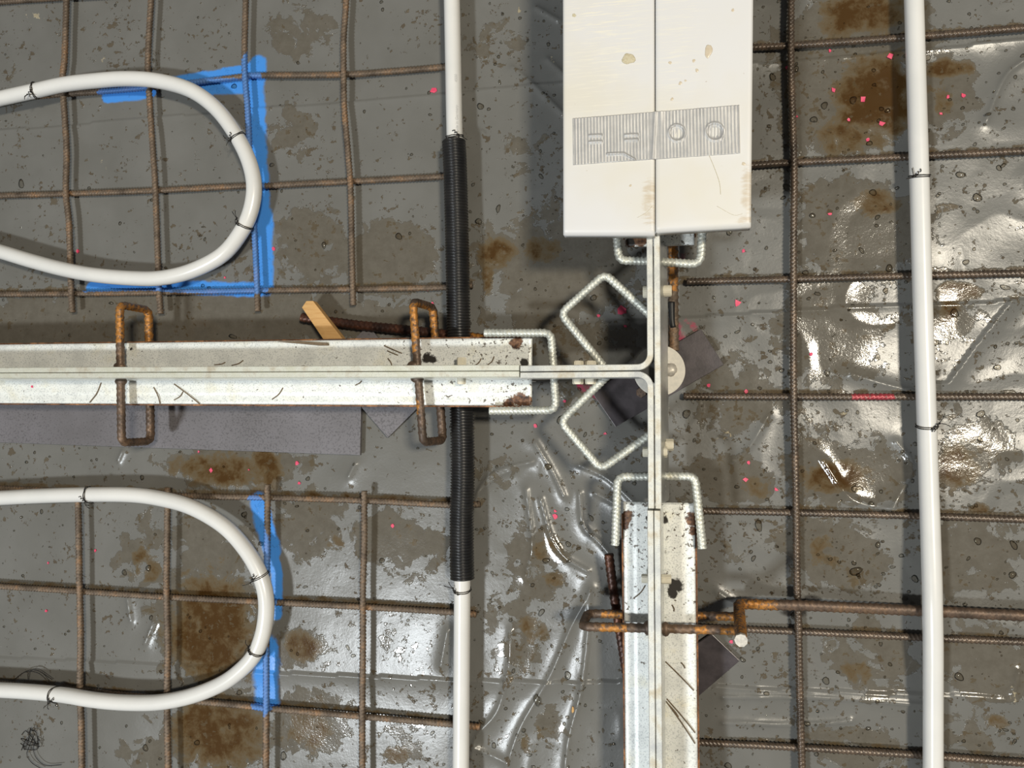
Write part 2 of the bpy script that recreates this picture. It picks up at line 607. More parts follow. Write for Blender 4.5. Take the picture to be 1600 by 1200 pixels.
def mat_membrane():
    m, nt, b = new_mat('grey_plastic_sheet')
    co = objco(nt)
    wet, brown, blue = attr(nt, 'stain')
    pink, cream, spat = attr(nt, 'marks')
    nA = noise(nt, 11, 3, 0.55, co)
    nB = noise(nt, 34, 5, 0.65, co, 0.4)
    nC = noise(nt, 95, 4, 0.6, co, 0.3)
    nD = noise(nt, 300, 3, 0.6, co)
    base = ramp(nt, nA, [(0.3, (0.136, 0.133, 0.121)), (0.7, (0.162, 0.159, 0.147))])
    nE = noise(nt, 16, 4, 0.6, co, 0.5)
    nF = noise(nt, 60, 5, 0.7, co, 0.2)
    # water film, with some painted shade left of the panels: darker, olive
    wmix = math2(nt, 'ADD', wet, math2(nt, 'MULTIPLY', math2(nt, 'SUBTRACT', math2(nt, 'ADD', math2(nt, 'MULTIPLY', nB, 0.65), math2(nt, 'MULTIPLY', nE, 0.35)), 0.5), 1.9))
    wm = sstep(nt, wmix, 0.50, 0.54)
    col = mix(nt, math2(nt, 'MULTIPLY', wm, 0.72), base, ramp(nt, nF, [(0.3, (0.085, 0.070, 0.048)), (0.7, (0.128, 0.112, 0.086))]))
    # brown rusty water, denser where deeper
    bmix = math2(nt, 'ADD', brown, math2(nt, 'MULTIPLY', math2(nt, 'SUBTRACT', math2(nt, 'ADD', math2(nt, 'MULTIPLY', nB, 0.6), math2(nt, 'MULTIPLY', nF, 0.4)), 0.5), 1.7))
    bm_ = sstep(nt, bmix, 0.48, 0.56)
    deep = sstep(nt, bmix, 0.52, 0.92)
    bcol = ramp(nt, deep, [(0.0, (0.118, 0.082, 0.038)), (0.5, (0.098, 0.058, 0.018)), (1.0, (0.060, 0.029, 0.007))])
    col = mix(nt, math2(nt, 'ADD', math2(nt, 'MULTIPLY', bm_, 0.55), math2(nt, 'MULTIPLY', deep, 0.42)), col, bcol)
    # small dirty spots, in clusters
    clus = noise(nt, 17, 3, 0.6, co)
    smix = math2(nt, 'ADD', math2(nt, 'ADD', nC, math2(nt, 'MULTIPLY', spat, 0.16)), math2(nt, 'MULTIPLY', math2(nt, 'SUBTRACT', clus, 0.5), 0.42))
    sm = sstep(nt, smix, 0.735, 0.765)
    big = sstep(nt, math2(nt, 'ADD', math2(nt, 'ADD', nF, math2(nt, 'MULTIPLY', spat, 0.13)), math2(nt, 'MULTIPLY', math2(nt, 'SUBTRACT', noise(nt, 8, 2, 0.5, co), 0.5), 0.35)), 0.725, 0.755)
    sm = math2(nt, 'MAXIMUM', sm, big)
    col = mix(nt, math2(nt, 'MULTIPLY', sm, 0.75), col, ramp(nt, nB, [(0.35, (0.062, 0.040, 0.016)), (0.6, (0.098, 0.075, 0.045))]))
    # pale dry dust, with shiny highlights painted in as cream
    cm = sstep(nt, math2(nt, 'MULTIPLY', cream, nC), 0.56, 0.62)
    col = mix(nt, math2(nt, 'MULTIPLY', cm, 0.7), col, (0.44, 0.38, 0.26))
    # sprayed blue and pink paint
    bl = sstep(nt, math2(nt, 'ADD', blue, math2(nt, 'MULTIPLY', math2(nt, 'SUBTRACT', nB, 0.5), 0.9)), 0.28, 0.66)
    col = mix(nt, math2(nt, 'MULTIPLY', bl, 0.92), col, (0.055, 0.27, 0.74))
    pk = sstep(nt, math2(nt, 'MULTIPLY', pink, nF), 0.36, 0.66)
    col = mix(nt, math2(nt, 'MULTIPLY', pk, 0.85), col, (0.52, 0.035, 0.11))
    sc_ = node(nt, 'ShaderNodeAttribute', attribute_name='scorch')
    scm = sstep(nt, math2(nt, 'MULTIPLY', sc_.outputs['Fac'], math2(nt, 'ADD', nF, 0.25)), 0.35, 0.75)
    col = mix(nt, math2(nt, 'MULTIPLY', scm, 0.9), col, (0.012, 0.009, 0.007))
    nt.links.new(col, b.inputs['Base Color'])
    water = math2(nt, 'MAXIMUM', math2(nt, 'MAXIMUM', wm, bm_), sm)
    ro = node(nt, 'ShaderNodeMapRange')
    ro.inputs['To Min'].default_value = 0.27
    ro.inputs['To Max'].default_value = 0.11
    nt.links.new(water, ro.inputs['Value'])
    nt.links.new(ro.outputs['Result'], b.inputs['Roughness'])
    b.inputs['IOR'].default_value = 1.5
    b.inputs['Specular IOR Level'].default_value = 0.36
    hgt = math2(nt, 'ADD', math2(nt, 'MULTIPLY', water, 0.55), math2(nt, 'MULTIPLY', nD, 0.10))
    hgt = math2(nt, 'ADD', hgt, math2(nt, 'MULTIPLY', nF, 0.25))
    bump(nt, b, hgt, 0.6, 0.0016)
    return m


M['membrane'] = mat_membrane()
_m, _nt, _b = new_mat('clear_water')
_nt.nodes.remove(_b)
_tr = node(_nt, 'ShaderNodeBsdfTransparent')
_nt.links.new(ramp(_nt, noise(_nt, 20, 2, 0.5, objco(_nt)), [(0.3, (0.80, 0.76, 0.69)), (0.7, (0.90, 0.89, 0.86))]), _tr.inputs['Color'])
_gl = node(_nt, 'ShaderNodeBsdfGlossy', Roughness=0.03)
_fr = node(_nt, 'ShaderNodeFresnel', IOR=1.45)
_mx = node(_nt, 'ShaderNodeMixShader')
_nt.links.new(_fr.outputs[0], _mx.inputs[0])
_nt.links.new(_tr.outputs[0], _mx.inputs[1])
_nt.links.new(_gl.outputs[0], _mx.inputs[2])
_nt.links.new(_mx.outputs[0], _nt.nodes['Material Output'].inputs['Surface'])
M['water'] = _m
M['slab'] = mat_plain('concrete_slab', (0.22, 0.21, 0.2), (0.3, 0.29, 0.27), 20, 0.9)

# ------------------------------------------------------------------ paint zones (floor and bars)
BLUE = [([(165, 150), (200, 148), (235, 143)], 0.009), ([(268, 128), (330, 118), (390, 108)], 0.009), ([(310, 137), (385, 136)], 0.010),
        ([(402, 98), (399, 140), (402, 200), (405, 290), (412, 360), (413, 448)], 0.013),
        ([(140, 449), (200, 447), (250, 446)], 0.009), ([(250, 447), (330, 450), (405, 452)], 0.010),
        ([(405, 786), (412, 820), (424, 860)], 0.014), ([(424, 860), (432, 900), (430, 960)], 0.009),
        ([(414, 1010), (416, 1050), (416, 1092)], 0.018)]
BLUE = [(PL(p, 0.0), w) for p, w in BLUE]
PINK = [([(908, 600), (925, 612)], 0.011), ([(1058, 510), (1066, 525)], 0.011), ([(1068, 398), (1066, 402)], 0.007), ([(930, 618), (940, 622)], 0.007),
        ([(1075, 500), (1085, 512)], 0.008)]
PINK = [(PL(p, 0.0), w) for p, w in PINK]
PINKBAR = [(PL([(1335, 620), (1392, 620)], 0.006), 0.006)]
ORANGE = []      # bright rust, filled as (polyline, width) in world coordinates


def zone(x, y, zones, soft=0.6):
    v = np.zeros(np.shape(x))
    for pts, w in zones:
        d = seg_dist(x, y, pts)
        v = np.maximum(v, np.clip(1.0 - (d - w * (1 - soft)) / (2 * w * soft) , 0, 1))
    return v


def paint_bar(o, orange=None):
    c = coords(o)
    x, y, z = c[:, 0].astype(float), c[:, 1].astype(float), c[:, 2].astype(float)
    k = (H - 0) / (H - z)
    out = np.zeros((len(c), 3), dtype=np.float32)
    if orange is not None: out[:, 0] = zone(x, y, orange, 0.5) * 0.56
    out[:, 1] = zone(x, y, BLUE, 0.35) * (z < 0.035)
    out[:, 2] = zone(x, y, PINKBAR, 0.5) * (z < 0.02) * 0.62
    set_attr(o, 'paint', out)


# ------------------------------------------------------------------ floor and plastic sheet
x0, x1 = P(-60, 600).x - 0.06, P(1660, 600).x + 0.06
y0, y1 = P(800, 1260).y - 0.10, P(800, -60).y + 0.10
fl = prism('floor', [(x0 - .9, y0 - .9), (x1 + .9, y0 - .9), (x1 + .9, y1 + .9), (x0 - .9, y1 + .9)], -0.12, -0.012, M['slab'], None, 0)
tag(fl, kind='structure', label='concrete base slab hidden under the grey plastic sheet')

STEP = 0.0024
def grid_line(a, b):
    return np.concatenate([np.arange(a - 0.8, a - 0.005, 0.01), np.arange(a, b, STEP), np.arange(b + 0.005, b + 0.8, 0.01)])
gx, gy = grid_line(x0, x1), grid_line(y0, y1)
GX, GY = np.meshgrid(gx, gy)
# main folds and wrinkles of the sheet, as (pixels, height, half width)
FOLDS = [([(-80, 212), (0, 203), (100, 196), (230, 182), (310, 178), (400, 168), (540, 160), (690, 147), (760, 138), (880, 128), (980, 118)], .0016, .0035),
         ([(1150, 99), (1240, 94), (1290, 90), (1420, 78), (1500, 70), (1700, 52)], .0018, .004),
         ([(840, 506), (1000, 501), (1050, 497), (1200, 487), (1300, 480), (1420, 476), (1570, 470), (1700, 464)], .0016, .003),
         ([(-80, 1024), (0, 1027), (130, 1032), (260, 1038), (310, 1039), (400, 1050), (560, 1056), (700, 1060), (800, 1063), (880, 1066), (970, 1064)], .0022, .004),
         ([(1100, 1071), (1250, 1077), (1440, 1083), (1700, 1094)], .0016, .003),
         ([(1576, 470), (1530, 530), (1480, 598)], .003, .005)]
CREASES = [[(742, 795), (752, 760), (780, 735), (830, 722)], [(748, 770), (775, 745), (800, 735)], [(836, 692), (862, 735), (882, 776)], [(905, 726), (950, 748), (996, 790)],
           [(822, 765), (828, 810), (832, 860), (822, 900)], [(845, 780), (862, 840), (885, 872), (918, 892)], [(906, 770), (911, 820), (935, 845), (952, 865)],
           [(930, 770), (960, 786)], [(924, 922), (895, 975), (880, 1010), (858, 1060), (812, 1140), (788, 1215)], [(922, 920), (918, 1000), (908, 1080), (890, 1150), (882, 1215)],
           [(798, 985), (796, 1040), (778, 1110), (745, 1150), (738, 1185)], [(745, 1170), (790, 1190)], [(800, 105), (830, 130), (880, 178)], [(838, 12), (872, 32)], [(855, 92), (885, 120)],
           [(1285, 718), (1330, 780), (1395, 795)], [(1400, 690), (1425, 730), (1395, 790)], [(1120, 925), (1150, 945)], [(1540, 190), (1570, 120), (1600, 95)],
           [(1130, 1088), (1300, 1090), (1440, 1100)], [(1130, 1128), (1250, 1132), (1330, 1126)], [(1590, 1050), (1580, 1085)], [(1200, 650), (1170, 700), (1150, 720)],
           [(200, 935), (205, 970)], [(228, 1005), (240, 975)], [(545, 745), (555, 725)], [(185, 720), (192, 705)], [(700, 985), (690, 1040)], [(1330, 585), (1380, 600), (1430, 612)]]
hgt = (vnoise(GX, GY, 0.16, 3, 2) - 0.5) * 0.0050 + (vnoise(GX, GY, 0.05, 9, 2) - 0.5) * 0.0009 - 0.0022
PX0 = P(735, 600).x
# stiffer wrinkling in the loose centre and on the right
loose = np.clip((GX - PX0) / 0.08, 0.0, 1.0) * 0.9 + 0.1
rdg = 1 - np.abs(vnoise(GX + 0.02 * vnoise(GX, GY, 0.06, 5), GY, 0.07, 21, 2) - 0.5) * 2
hgt += loose * 0.0011 * np.clip(rdg - 0.6, 0, 1) / 0.4
for pts, hh, ww in FOLDS:
    d = seg_dist(GX, GY, PL(pts, 0))
    q = np.array([tuple(v) for v in PL(pts, 0)])
    o_ = np.argsort(q[:, 0])
    side = (GY < np.interp(GX, q[o_, 0], q[o_, 1]))
    hgt += np.where(side, 1.7 * hh * np.exp(-(d / 0.012)), 0) + 0.4 * hh * np.exp(-(d / 0.03) ** 2)
for pts in CREASES:
    q = smooth_path(PL(pts, 0), 0.008)
    d = seg_dist(GX, GY, q)
    hgt += 0.0042 * np.exp(-(d / 0.0032)) + 0.0013 * np.exp(-(d / 0.014) ** 2)


def floor_z(x, y):
    i = int(np.clip(np.searchsorted(gx, x), 0, len(gx) - 1))
    j = int(np.clip(np.searchsorted(gy, y), 0, len(gy) - 1))
    return float(hgt[j, i])


nx, ny = len(gx), len(gy)
V = np.stack([GX, GY, hgt], -1).reshape(-1, 3)
ii = np.arange(ny - 1)[:, None] * nx + np.arange(nx - 1)[None, :]
FA = np.stack([ii, ii + 1, ii + nx + 1, ii + nx], -1).reshape(-1, 4)
sheet = mesh_obj('plastic_sheet', V, FA, M['membrane'], None, True)
tag(sheet, 'wet grey plastic sheet with folds, brown puddles and blue paint, spread under everything', 'plastic sheet')


def blobs(lst):
    v = np.zeros_like(GX)
    for (px, py, rx, ry, s) in lst:
        c = P(px, py)
        sx = abs(P(px + rx, py).x - c.x); sy = abs(P(px, py + ry).y - c.y)
        d = np.hypot((GX - c.x) / sx, (GY - c.y) / sy)
        v = np.maximum(v, s * np.clip(1.45 - 0.75 * d, 0, 1))
    return v


WET_SHADE = [(1330, 60, 110, 70, .9), (1300, 150, 80, 95, .85), (1460, 150, 80, 60, .7), (1340, 360, 95, 75, .85), (1300, 500, 80, 90, .8), (1480, 500, 60, 30, .7), (1470, 350, 40, 35, .55),
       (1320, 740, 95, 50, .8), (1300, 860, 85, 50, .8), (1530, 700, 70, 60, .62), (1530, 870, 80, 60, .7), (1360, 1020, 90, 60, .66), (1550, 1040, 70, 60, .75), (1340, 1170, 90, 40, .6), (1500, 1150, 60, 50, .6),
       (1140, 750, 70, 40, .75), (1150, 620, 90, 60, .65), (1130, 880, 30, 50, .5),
       (600, 410, 75, 55, .85), (490, 385, 62, 65, .72), (455, 200, 40, 40, .62), (470, 50, 60, 50, .6), (230, 500, 340, 40, 1.0), (560, 500, 130, 22, .85), (800, 380, 70, 60, .6), (880, 420, 110, 80, .8),  # left of the panels: wet film with cast shade painted in
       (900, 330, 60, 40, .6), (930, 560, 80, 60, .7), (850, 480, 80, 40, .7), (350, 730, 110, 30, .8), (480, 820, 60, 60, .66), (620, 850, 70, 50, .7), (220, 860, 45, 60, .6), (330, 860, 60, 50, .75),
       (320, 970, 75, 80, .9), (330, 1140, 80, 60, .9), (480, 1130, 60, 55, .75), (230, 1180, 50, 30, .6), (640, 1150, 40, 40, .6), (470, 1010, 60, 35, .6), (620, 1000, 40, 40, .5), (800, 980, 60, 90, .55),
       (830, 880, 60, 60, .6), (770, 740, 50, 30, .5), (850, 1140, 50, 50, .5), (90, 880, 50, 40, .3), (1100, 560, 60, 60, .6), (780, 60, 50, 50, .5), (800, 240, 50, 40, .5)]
BROWN = [(1370, 150, 62, 62, .92), (1345, 20, 65, 32, .85), (1320, 215, 40, 26, .75), (1480, 105, 40, 14, .8), (1475, 165, 14, 30, .62), (1370, 318, 34, 22, .7), (1470, 325, 40, 10, .55), (1495, 455, 34, 15, .85),
         (1485, 490, 14, 26, .75), (775, 395, 30, 22, .8), (762, 430, 10, 28, .6), (1305, 745, 55, 24, .85), (1495, 730, 30, 30, .85), (1530, 795, 16, 10, .8), (1510, 680, 20, 16, .5), (1290, 860, 36, 30, .55),
         (1340, 1050, 30, 20, .6), (345, 735, 80, 26, .78), (415, 735, 26, 34, .85), (330, 985, 66, 82, .86), (300, 930, 30, 20, .6), (335, 1145, 72, 56, .82), (470, 1010, 30, 26, .72), (480, 1140, 34, 40, .64),
         (225, 880, 26, 28, .62), (620, 1180, 20, 16, .72), (640, 830, 30, 30, .45), (525, 850, 20, 14, .5), (60, 68, 12, 6, .4), (835, 985, 26, 26, .6), (850, 860, 22, 22, .55), (830, 1160, 20, 24, .55), (865, 905, 16, 16, .6),
         (800, 1050, 20, 20, .5), (1180, 760, 36, 20, .5), (850, 390, 30, 22, .7), (820, 330, 20, 16, .5), (985, 690, 16, 8, .4), (1345, 905, 20, 14, .5), (1560, 1130, 18, 14, .6), (1335, 950, 60, 10, .4)]
SCORCH = [(1252, 944, 26, 9), (1240, 958, 20, 7), (1270, 936, 16, 6)]
CREAM = [(50, 28, 30, 14, 1), (155, 92, 14, 10, 1), (165, 32, 20, 10, .9), (165, 255, 20, 16, .95), (640, 180, 30, 20, .8), (620, 210, 14, 14, .8), (1380, 1115, 22, 18, .95), (1130, 680, 22, 14, 1), (1580, 1085, 10, 22, 1),
         (1320, 640, 14, 14, .9), (1565, 385, 14, 10, .8), (640, 18, 12, 8, .9), (815, 920, 10, 40, .95), (820, 15, 25, 25, .9), (870, 90, 20, 14, .95), (1500, 1000, 14, 8, .9)]  # pale dust patches and painted shiny highlights
wet = blobs(WET_SHADE)
brown = blobs(BROWN)
cream = blobs(CREAM)
# rust bleeding beside the cross bars
BARS_H = {}
def mesh_bars(tbl, z): return [PL(p, z) for p in tbl]
UL_H = [[(-60, 8), (0, 3), (120, -5), (400, -24)], [(-60, 160), (90, 148), (160, 143), (240, 136), (300, 129), (385, 119), (400, 118), (530, 117), (610, 112), (694, 105), (718, 103)],
        [(-60, 309), (0, 306), (100, 303), (240, 298), (375, 291), (405, 291), (540, 284), (695, 276), (712, 275)], [(-60, 461), (0, 460), (110, 459), (250, 457), (400, 454), (550, 452), (695, 449), (738, 446)]]
LL_H = [[(-60, 761), (0, 763), (100, 767), (300, 775), (400, 777), (560, 782), (700, 789), (750, 788)], [(-60, 911), (0, 916), (125, 924), (260, 933), (400, 940), (560, 948), (700, 956), (744, 960)],
        [(-60, 1062), (0, 1069), (130, 1079), (180, 1085), (330, 1098), (395, 1104), (420, 1107), (560, 1119), (700, 1131), (750, 1136)]]
R_H = [[(1150, 76), (1180, 74), (1240, 71), (1400, 60), (1600, 44), (1680, 38)], [(1150, 260), (1178, 258), (1240, 254), (1420, 245), (1600, 236), (1680, 232)], [(1073, 440), (1240, 436), (1420, 431), (1600, 427), (1680, 425)],
       [(1068, 619), (1240, 620), (1420, 620), (1680, 620)], [(1085, 798), (1240, 801), (1430, 806), (1600, 812), (1680, 815)], [(1060, 978), (1155, 983), (1250, 987), (1440, 996), (1600, 1003), (1680, 1007)],
       [(1075, 1159), (1250, 1168), (1440, 1180), (1600, 1192), (1680, 1198)]]
UL_V = [[(106, -60), (104, 0), (101, 90), (98, 130), (104, 230), (103, 300), (108, 350), (111, 440), (113, 488)], [(238, -60), (236, 0), (231, 100), (234, 160), (240, 250), (243, 300), (248, 440), (251, 490)],
        [(386, -60), (384, 0), (382, 100), (387, 170), (390, 240), (394, 320), (398, 370), (401, 430), (403, 486)], [(542, -60), (541, 0), (537, 60), (537, 110), (538, 170), (544, 240), (548, 300), (550, 400), (552, 477)]]
LL_V = [[(122, 781), (123, 830), (124, 900), (126, 1000), (125, 1080), (127, 1130), (128, 1200), (129, 1260)], [(262, 762), (261, 860), (260, 920), (262, 1000), (261, 1090), (262, 1160), (264, 1260)],
        [(418, 757), (418, 800), (417, 900), (416, 1010), (416, 1100), (415, 1260)], [(569, 767), (569, 850), (567, 920), (567, 1000), (566, 1120), (566, 1260)]]
R_V = [[(1236, -60), (1236, 0), (1236, 100), (1239, 200), (1241, 280), (1240, 400), (1240, 600), (1242, 700), (1244, 800), (1245, 900), (1247, 960), (1250, 1100), (1253, 1200), (1255, 1260)]]
for tbl, s in ((LL_H, .62), (R_H, .55), (UL_H[3:], .55)):
    for p in tbl:
        d = seg_dist(GX, GY, PL([(a, b - 4) for a, b in p], 0))
        brown = np.maximum(brown, s * np.clip(1.35 - d / 0.011, 0, 1))
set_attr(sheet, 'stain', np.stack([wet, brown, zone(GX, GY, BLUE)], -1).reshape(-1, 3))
sa_ = sheet.data.attributes.new('scorch', 'FLOAT', 'POINT')
sa_.data.foreach_set('value', blobs([(a, b, c, d, 1.0) for a, b, c, d in SCORCH]).astype(np.float32).ravel())
spat = np.clip(0.62 + 0.6 * (vnoise(GX, GY, 0.11, 31, 2) - 0.5) + 0.3 * np.clip((GX - PX0) / 0.2, 0, 1) * 0.4, 0, 1)
set_attr(sheet, 'marks', np.stack([zone(GX, GY, PINK), cream, spat], -1).reshape(-1, 3))

# ------------------------------------------------------------------ reinforcing mesh sheets
RB = 0.0044


def bar(name, pts, r, mat, parent, pitch=0.0050, step=0.0009, orange=None, height=0.0009, seg=14, path=None, closed=False, twist=1.6):
    path = smooth_path(pts, step) if path is None else path
    o = tube(name, path, r, mat, parent, seg, closed, ribs(pitch, height, twist))
    paint_bar(o, orange)
    return o


def mesh_sheet(label, Vt, Ht, zh, zv, mat):
    root = empty('rebar_mesh', P(*Ht[0][1], 0))
    tag(root, label, 'rebar mesh', 'welded reinforcing mesh sheets')
    for p in Ht: bar('cross_bar', PL(extend(p), zh), RB, mat, root)
    for p in Vt: bar('long_bar', PL(extend(p), zv), RB, mat, root)
    return root


mesh_sheet('rusty welded rebar mesh under the upper white pipe loop, above the horizontal rail', UL_V, UL_H, 0.0050, 0.0142, M['rebar'])
mesh_sheet('rusty welded rebar mesh under the lower white pipe loop, below the horizontal rail', LL_V, LL_H, 0.0100, 0.0192, M['rebar'])
mesh_sheet('wet dark brown welded rebar mesh crossed by the long straight white pipe, right side', R_V, R_H, 0.0055, 0.0147, M['rebar_wet'])

# ------------------------------------------------------------------ pipes
PR = 0.0112
UP_LOOP = [(-60, 168), (0, 154), (50, 143), (100, 132), (150, 126), (200, 123), (250, 127), (300, 142), (340, 172), (370, 213), (390, 255), (397, 295), (390, 335), (372, 370), (345, 400), (300, 423), (255, 434), (212, 435),
           (150, 430), (100, 421), (50, 408), (0, 393), (-60, 376)]
LO_LOOP = [(-60, 781), (0, 778), (60, 775), (125, 773), (200, 773), (250, 779), (300, 793), (350, 822), (385, 860), (407, 900), (416, 940), (412, 985), (398, 1022), (375, 1048), (345, 1069), (300, 1087), (250, 1097), (200, 1098),
           (150, 1094), (100, 1086), (50, 1081), (0, 1078), (-60, 1075)]
MID = [(704, -70), (706, 0), (708, 100), (710, 200), (713, 300), (716, 500), (722, 700), (722, 905), (722, 950), (721, 1080), (720, 1200), (719, 1270)]
RIGHT = [(1426, -70), (1428, 0), (1431, 100), (1434, 200), (1437, 300), (1441, 450), (1446, 600), (1451, 750), (1456, 900), (1457, 955), (1458, 1010), (1458, 1080), (1458, 1200), (1458, 1270)]
PATHS = {}


def pipe(key, pts, z, label):
    path = smooth_path([P(a, b, z + (0.0105 * math.exp(-((b - 955) / 130) ** 2) if key == 'right' else 0)) for a, b in extend(pts)], 0.006)
    PATHS[key] = path
    o = tube('heating_pipe', path, PR, M['pipe'], None, 28)
    return tag(o, label, 'pipe', 'white plastic heating pipes')


ZP = 0.0152 + RB + PR
pipe('up', UP_LOOP, ZP, 'white plastic pipe bent in a loop over the blue paint, upper left')
pipe('lo', LO_LOOP, ZP + 0.003, 'white plastic pipe bent in a loop, lower left corner')
mid_pipe = pipe('mid', MID, 0.031, 'straight white plastic pipe running through the black corrugated conduit')
pipe('right', RIGHT, 0.0150 + PR, 'straight white plastic pipe standing alone on the right, tied with two wires')

CON = [(709, 220), (711, 260), (713, 330), (715, 420), (717, 520), (720, 600), (722.5, 680), (723, 740), (721.5, 810), (721.5, 860), (722.5, 905)]
cpath = smooth_path(PL(CON, 0.031), 0.0005)
cond = tube('corrugated_conduit', cpath, 0.0165, M['conduit'], None, 28, False,
            lambda S, TH: -0.0017 * np.clip(np.cos(2 * math.pi * S / 0.0040) * 1.8 + 0.2, 0, 1))
tag(cond, 'black corrugated plastic conduit sleeve around the middle white pipe', 'conduit')


def pipe_text(body, px0, py0, size, height_off, sign=1):
    """print along the middle pipe, reading upward"""
    cu = bpy.data.curves.new('print', 'FONT')
    cu.body = body
    cu.size = size
    ob = bpy.data.objects.new('print', cu)
    COL.objects.link(ob)
    dg = bpy.context.evaluated_depsgraph_get()
    me = bpy.data.meshes.new_from_object(ob.evaluated_get(dg))
    bpy.data.objects.remove(ob)
    path = PATHS['mid']
    start = np.argmin(np.linalg.norm(path - np.array(P(px0, py0, 0.031)), axis=1))
    seglen = 0.006
    vs = []
    for v in me.vertices:
        s = start - v.co.x / seglen
        i = int(np.clip(math.floor(s), 0, len(path) - 2)); t = s - i
        c = path[i] * (1 - t) + path[i + 1] * t
        ang = (height_off - v.co.y) / PR          # angle from the crown toward +x
        vs.append((c[0] + (PR + 0.00012) * math.sin(ang), c[1], c[2] + (PR + 0.00012) * math.cos(ang)))
    fs = [tuple(p.vertices) for p in me.polygons]
    o = mesh_obj('printed_text', vs, fs, M['ink'], None)
    o.parent = mid_pipe
    return o


pipe_text('Made in Germany', 711, 212, 0.0056, 0.0084)
pipe_text('4500', 709, 132, 0.0056, 0.0084)


# ------------------------------------------------------------------ wire ties
def tie(key, px, py, label, twist_dir=1, tails=2, seed=0, rad=None, tilt=0.35, side=1):
    rnd = random.Random(seed)
    path = PATHS[key]
    c0 = np.array(P(px, py, path[0][2]))
    i = int(np.clip(np.argmin(np.linalg.norm(path - c0, axis=1)), 2, len(path) - 3))
    c = path[i]
    t = path[i + 1] - path[i - 1]; t /= np.linalg.norm(t)
    up = np.array([0, 0, 1.0])
    s = np.cross(t, up) * side
    R = (PR if rad is None else rad) + 0.0008
    root = empty('wire_tie', Vector(c) - Vector((0, 0, R)))
    tag(root, label, 'wire tie', 'black wire ties on the pipes')
    for off in (-0.0009, 0.0012):
        pts = []
        for k in range(25):
            a = math.radians(-235 + 360 * k / 24)
            lift = 1 + 0.05 * math.sin(k * 1.3 + off * 900)
            pts.append(c + t * (off + tilt * R * math.sin(a) * 0.6) + (s * math.cos(a) + up * math.sin(a)) * R * lift)
        tube('loop', smooth_path(pts, 0.0012), 0.00062, M['wire'], root, 6)
    a = math.radians(62)
    kpos = c + (s * math.cos(a) + up * math.sin(a)) * (R + 0.0012)
    kd = (t * 0.6 * twist_dir + s * 0.6); kd /= np.linalg.norm(kd)
    kn = np.cross(kd, up)
    kpts = []
    for k in range(24):
        ph = k * 0.9
        kpts.append(kpos + kd * (0.0006 * (k - 12)) + (kn * math.cos(ph) + up * math.sin(ph)) * 0.0013)
    tube('twist', smooth_path(kpts, 0.001), 0.0006, M['wire'], root, 6)
    for q in range(tails):
        d = kd * rnd.uniform(0.3, 1) * (1 if q % 2 == 0 else -0.6) + s * rnd.uniform(-0.2, 0.8) + t * rnd.uniform(-.5, .9) * (1 if q % 2 else -1)
        d /= np.linalg.norm(d)
        L = rnd.uniform(0.008, 0.014)
        e = [kpos + kd * 0.005, kpos + kd * 0.006 + d * L * 0.5 + up * 0.0022, kpos + kd * 0.005 + d * L + up * rnd.uniform(-.002, .003)]
        tube('tail', smooth_path(e, 0.001), 0.0005, M['wire'], root, 6)
    return root


tie('up', 53, 142, 'black wire tie near the left end of the upper pipe loop', -1, 3, 1, side=1)
tie('up', 373, 217, 'black wire tie on the upper pipe loop beside the blue painted bar', 1, 2, 2, side=1)
tie('up', 385, 352, 'black wire tie low on the round end of the upper pipe loop', -1, 3, 3, side=1)
tie('lo', 137, 773, 'black wire tie on top of the lower pipe loop', 1, 3, 4, side=1)
tie('lo', 406, 897, 'black wire tie on the upper right bend of the lower pipe loop', 1, 2, 5, side=1)
tie('lo', 402, 1012, 'black wire tie on the lower right bend of the lower pipe loop', -1, 2, 6, side=1)
tie('lo', 90, 1085, 'black wire tie on the bottom run of the lower pipe loop', 1, 3, 7, tilt=0.8, side=-1)
tie('mid', 711, 216, 'black wire tie just above the conduit on the middle pipe', 1, 1, 8, side=-1)
tie('mid', 722, 921, 'black wire tie just below the conduit on the middle pipe', -1, 3, 9, side=1)
tie('right', 1436, 275, 'black wire tie on the right straight pipe, upper of its two', 1, 2, 10, side=1)
tie('right', 1448, 666, 'black wire tie on the right straight pipe, lower of its two', -1, 3, 11, side=-1)

# loose wire on the floor
root = empty('wire_scrap', P(45, 1160))
tag(root, 'tangled black wire scrap on the grey sheet, bottom left corner', 'wire scrap')
rr = random.Random(5)
for k in range(5):
    pts = [P(48 + rr.uniform(-16, 12), 1155 + rr.uniform(-18, 18), rr.uniform(0.002, 0.009)) for _ in range(4)]
    tube('strand', smooth_path(pts, 0.001), 0.0007, M['wire'], root, 6)
tube('strand', smooth_path(PL([(52, 1150), (44, 1170), (42, 1180), (50, 1192), (66, 1202)], 0.003), 0.001), 0.0005, M['wire'], root, 6)
tube('strand', smooth_path(PL([(54, 1155), (52, 1172), (58, 1186), (72, 1196), (96, 1195)], 0.003), 0.001), 0.0005, M['wire'], root, 6)
root = empty('wire_scrap', P(45, 1058))
tag(root, 'thin bent wire scrap just above the bottom run of the lower pipe loop', 'wire scrap')
tube('strand', smooth_path([P(18, 1065, .004), P(40, 1050, .012), P(62, 1053, .012), P(80, 1072, .006)], 0.001), 0.0006, M['wire'], root, 6)
tube('strand', smooth_path([P(44, 1062, .004), P(45, 1051, .012), P(58, 1047, .010), P(82, 1062, .006)], 0.001), 0.0005, M['wire'], root, 6)

# ------------------------------------------------------------------ joint rails
T = 0.150          # top of the rails
ZB = 0.116         # underside of the top strips
SW = 0.0070        # strip width
ZPL = 0.088        # top of the sleeve plate


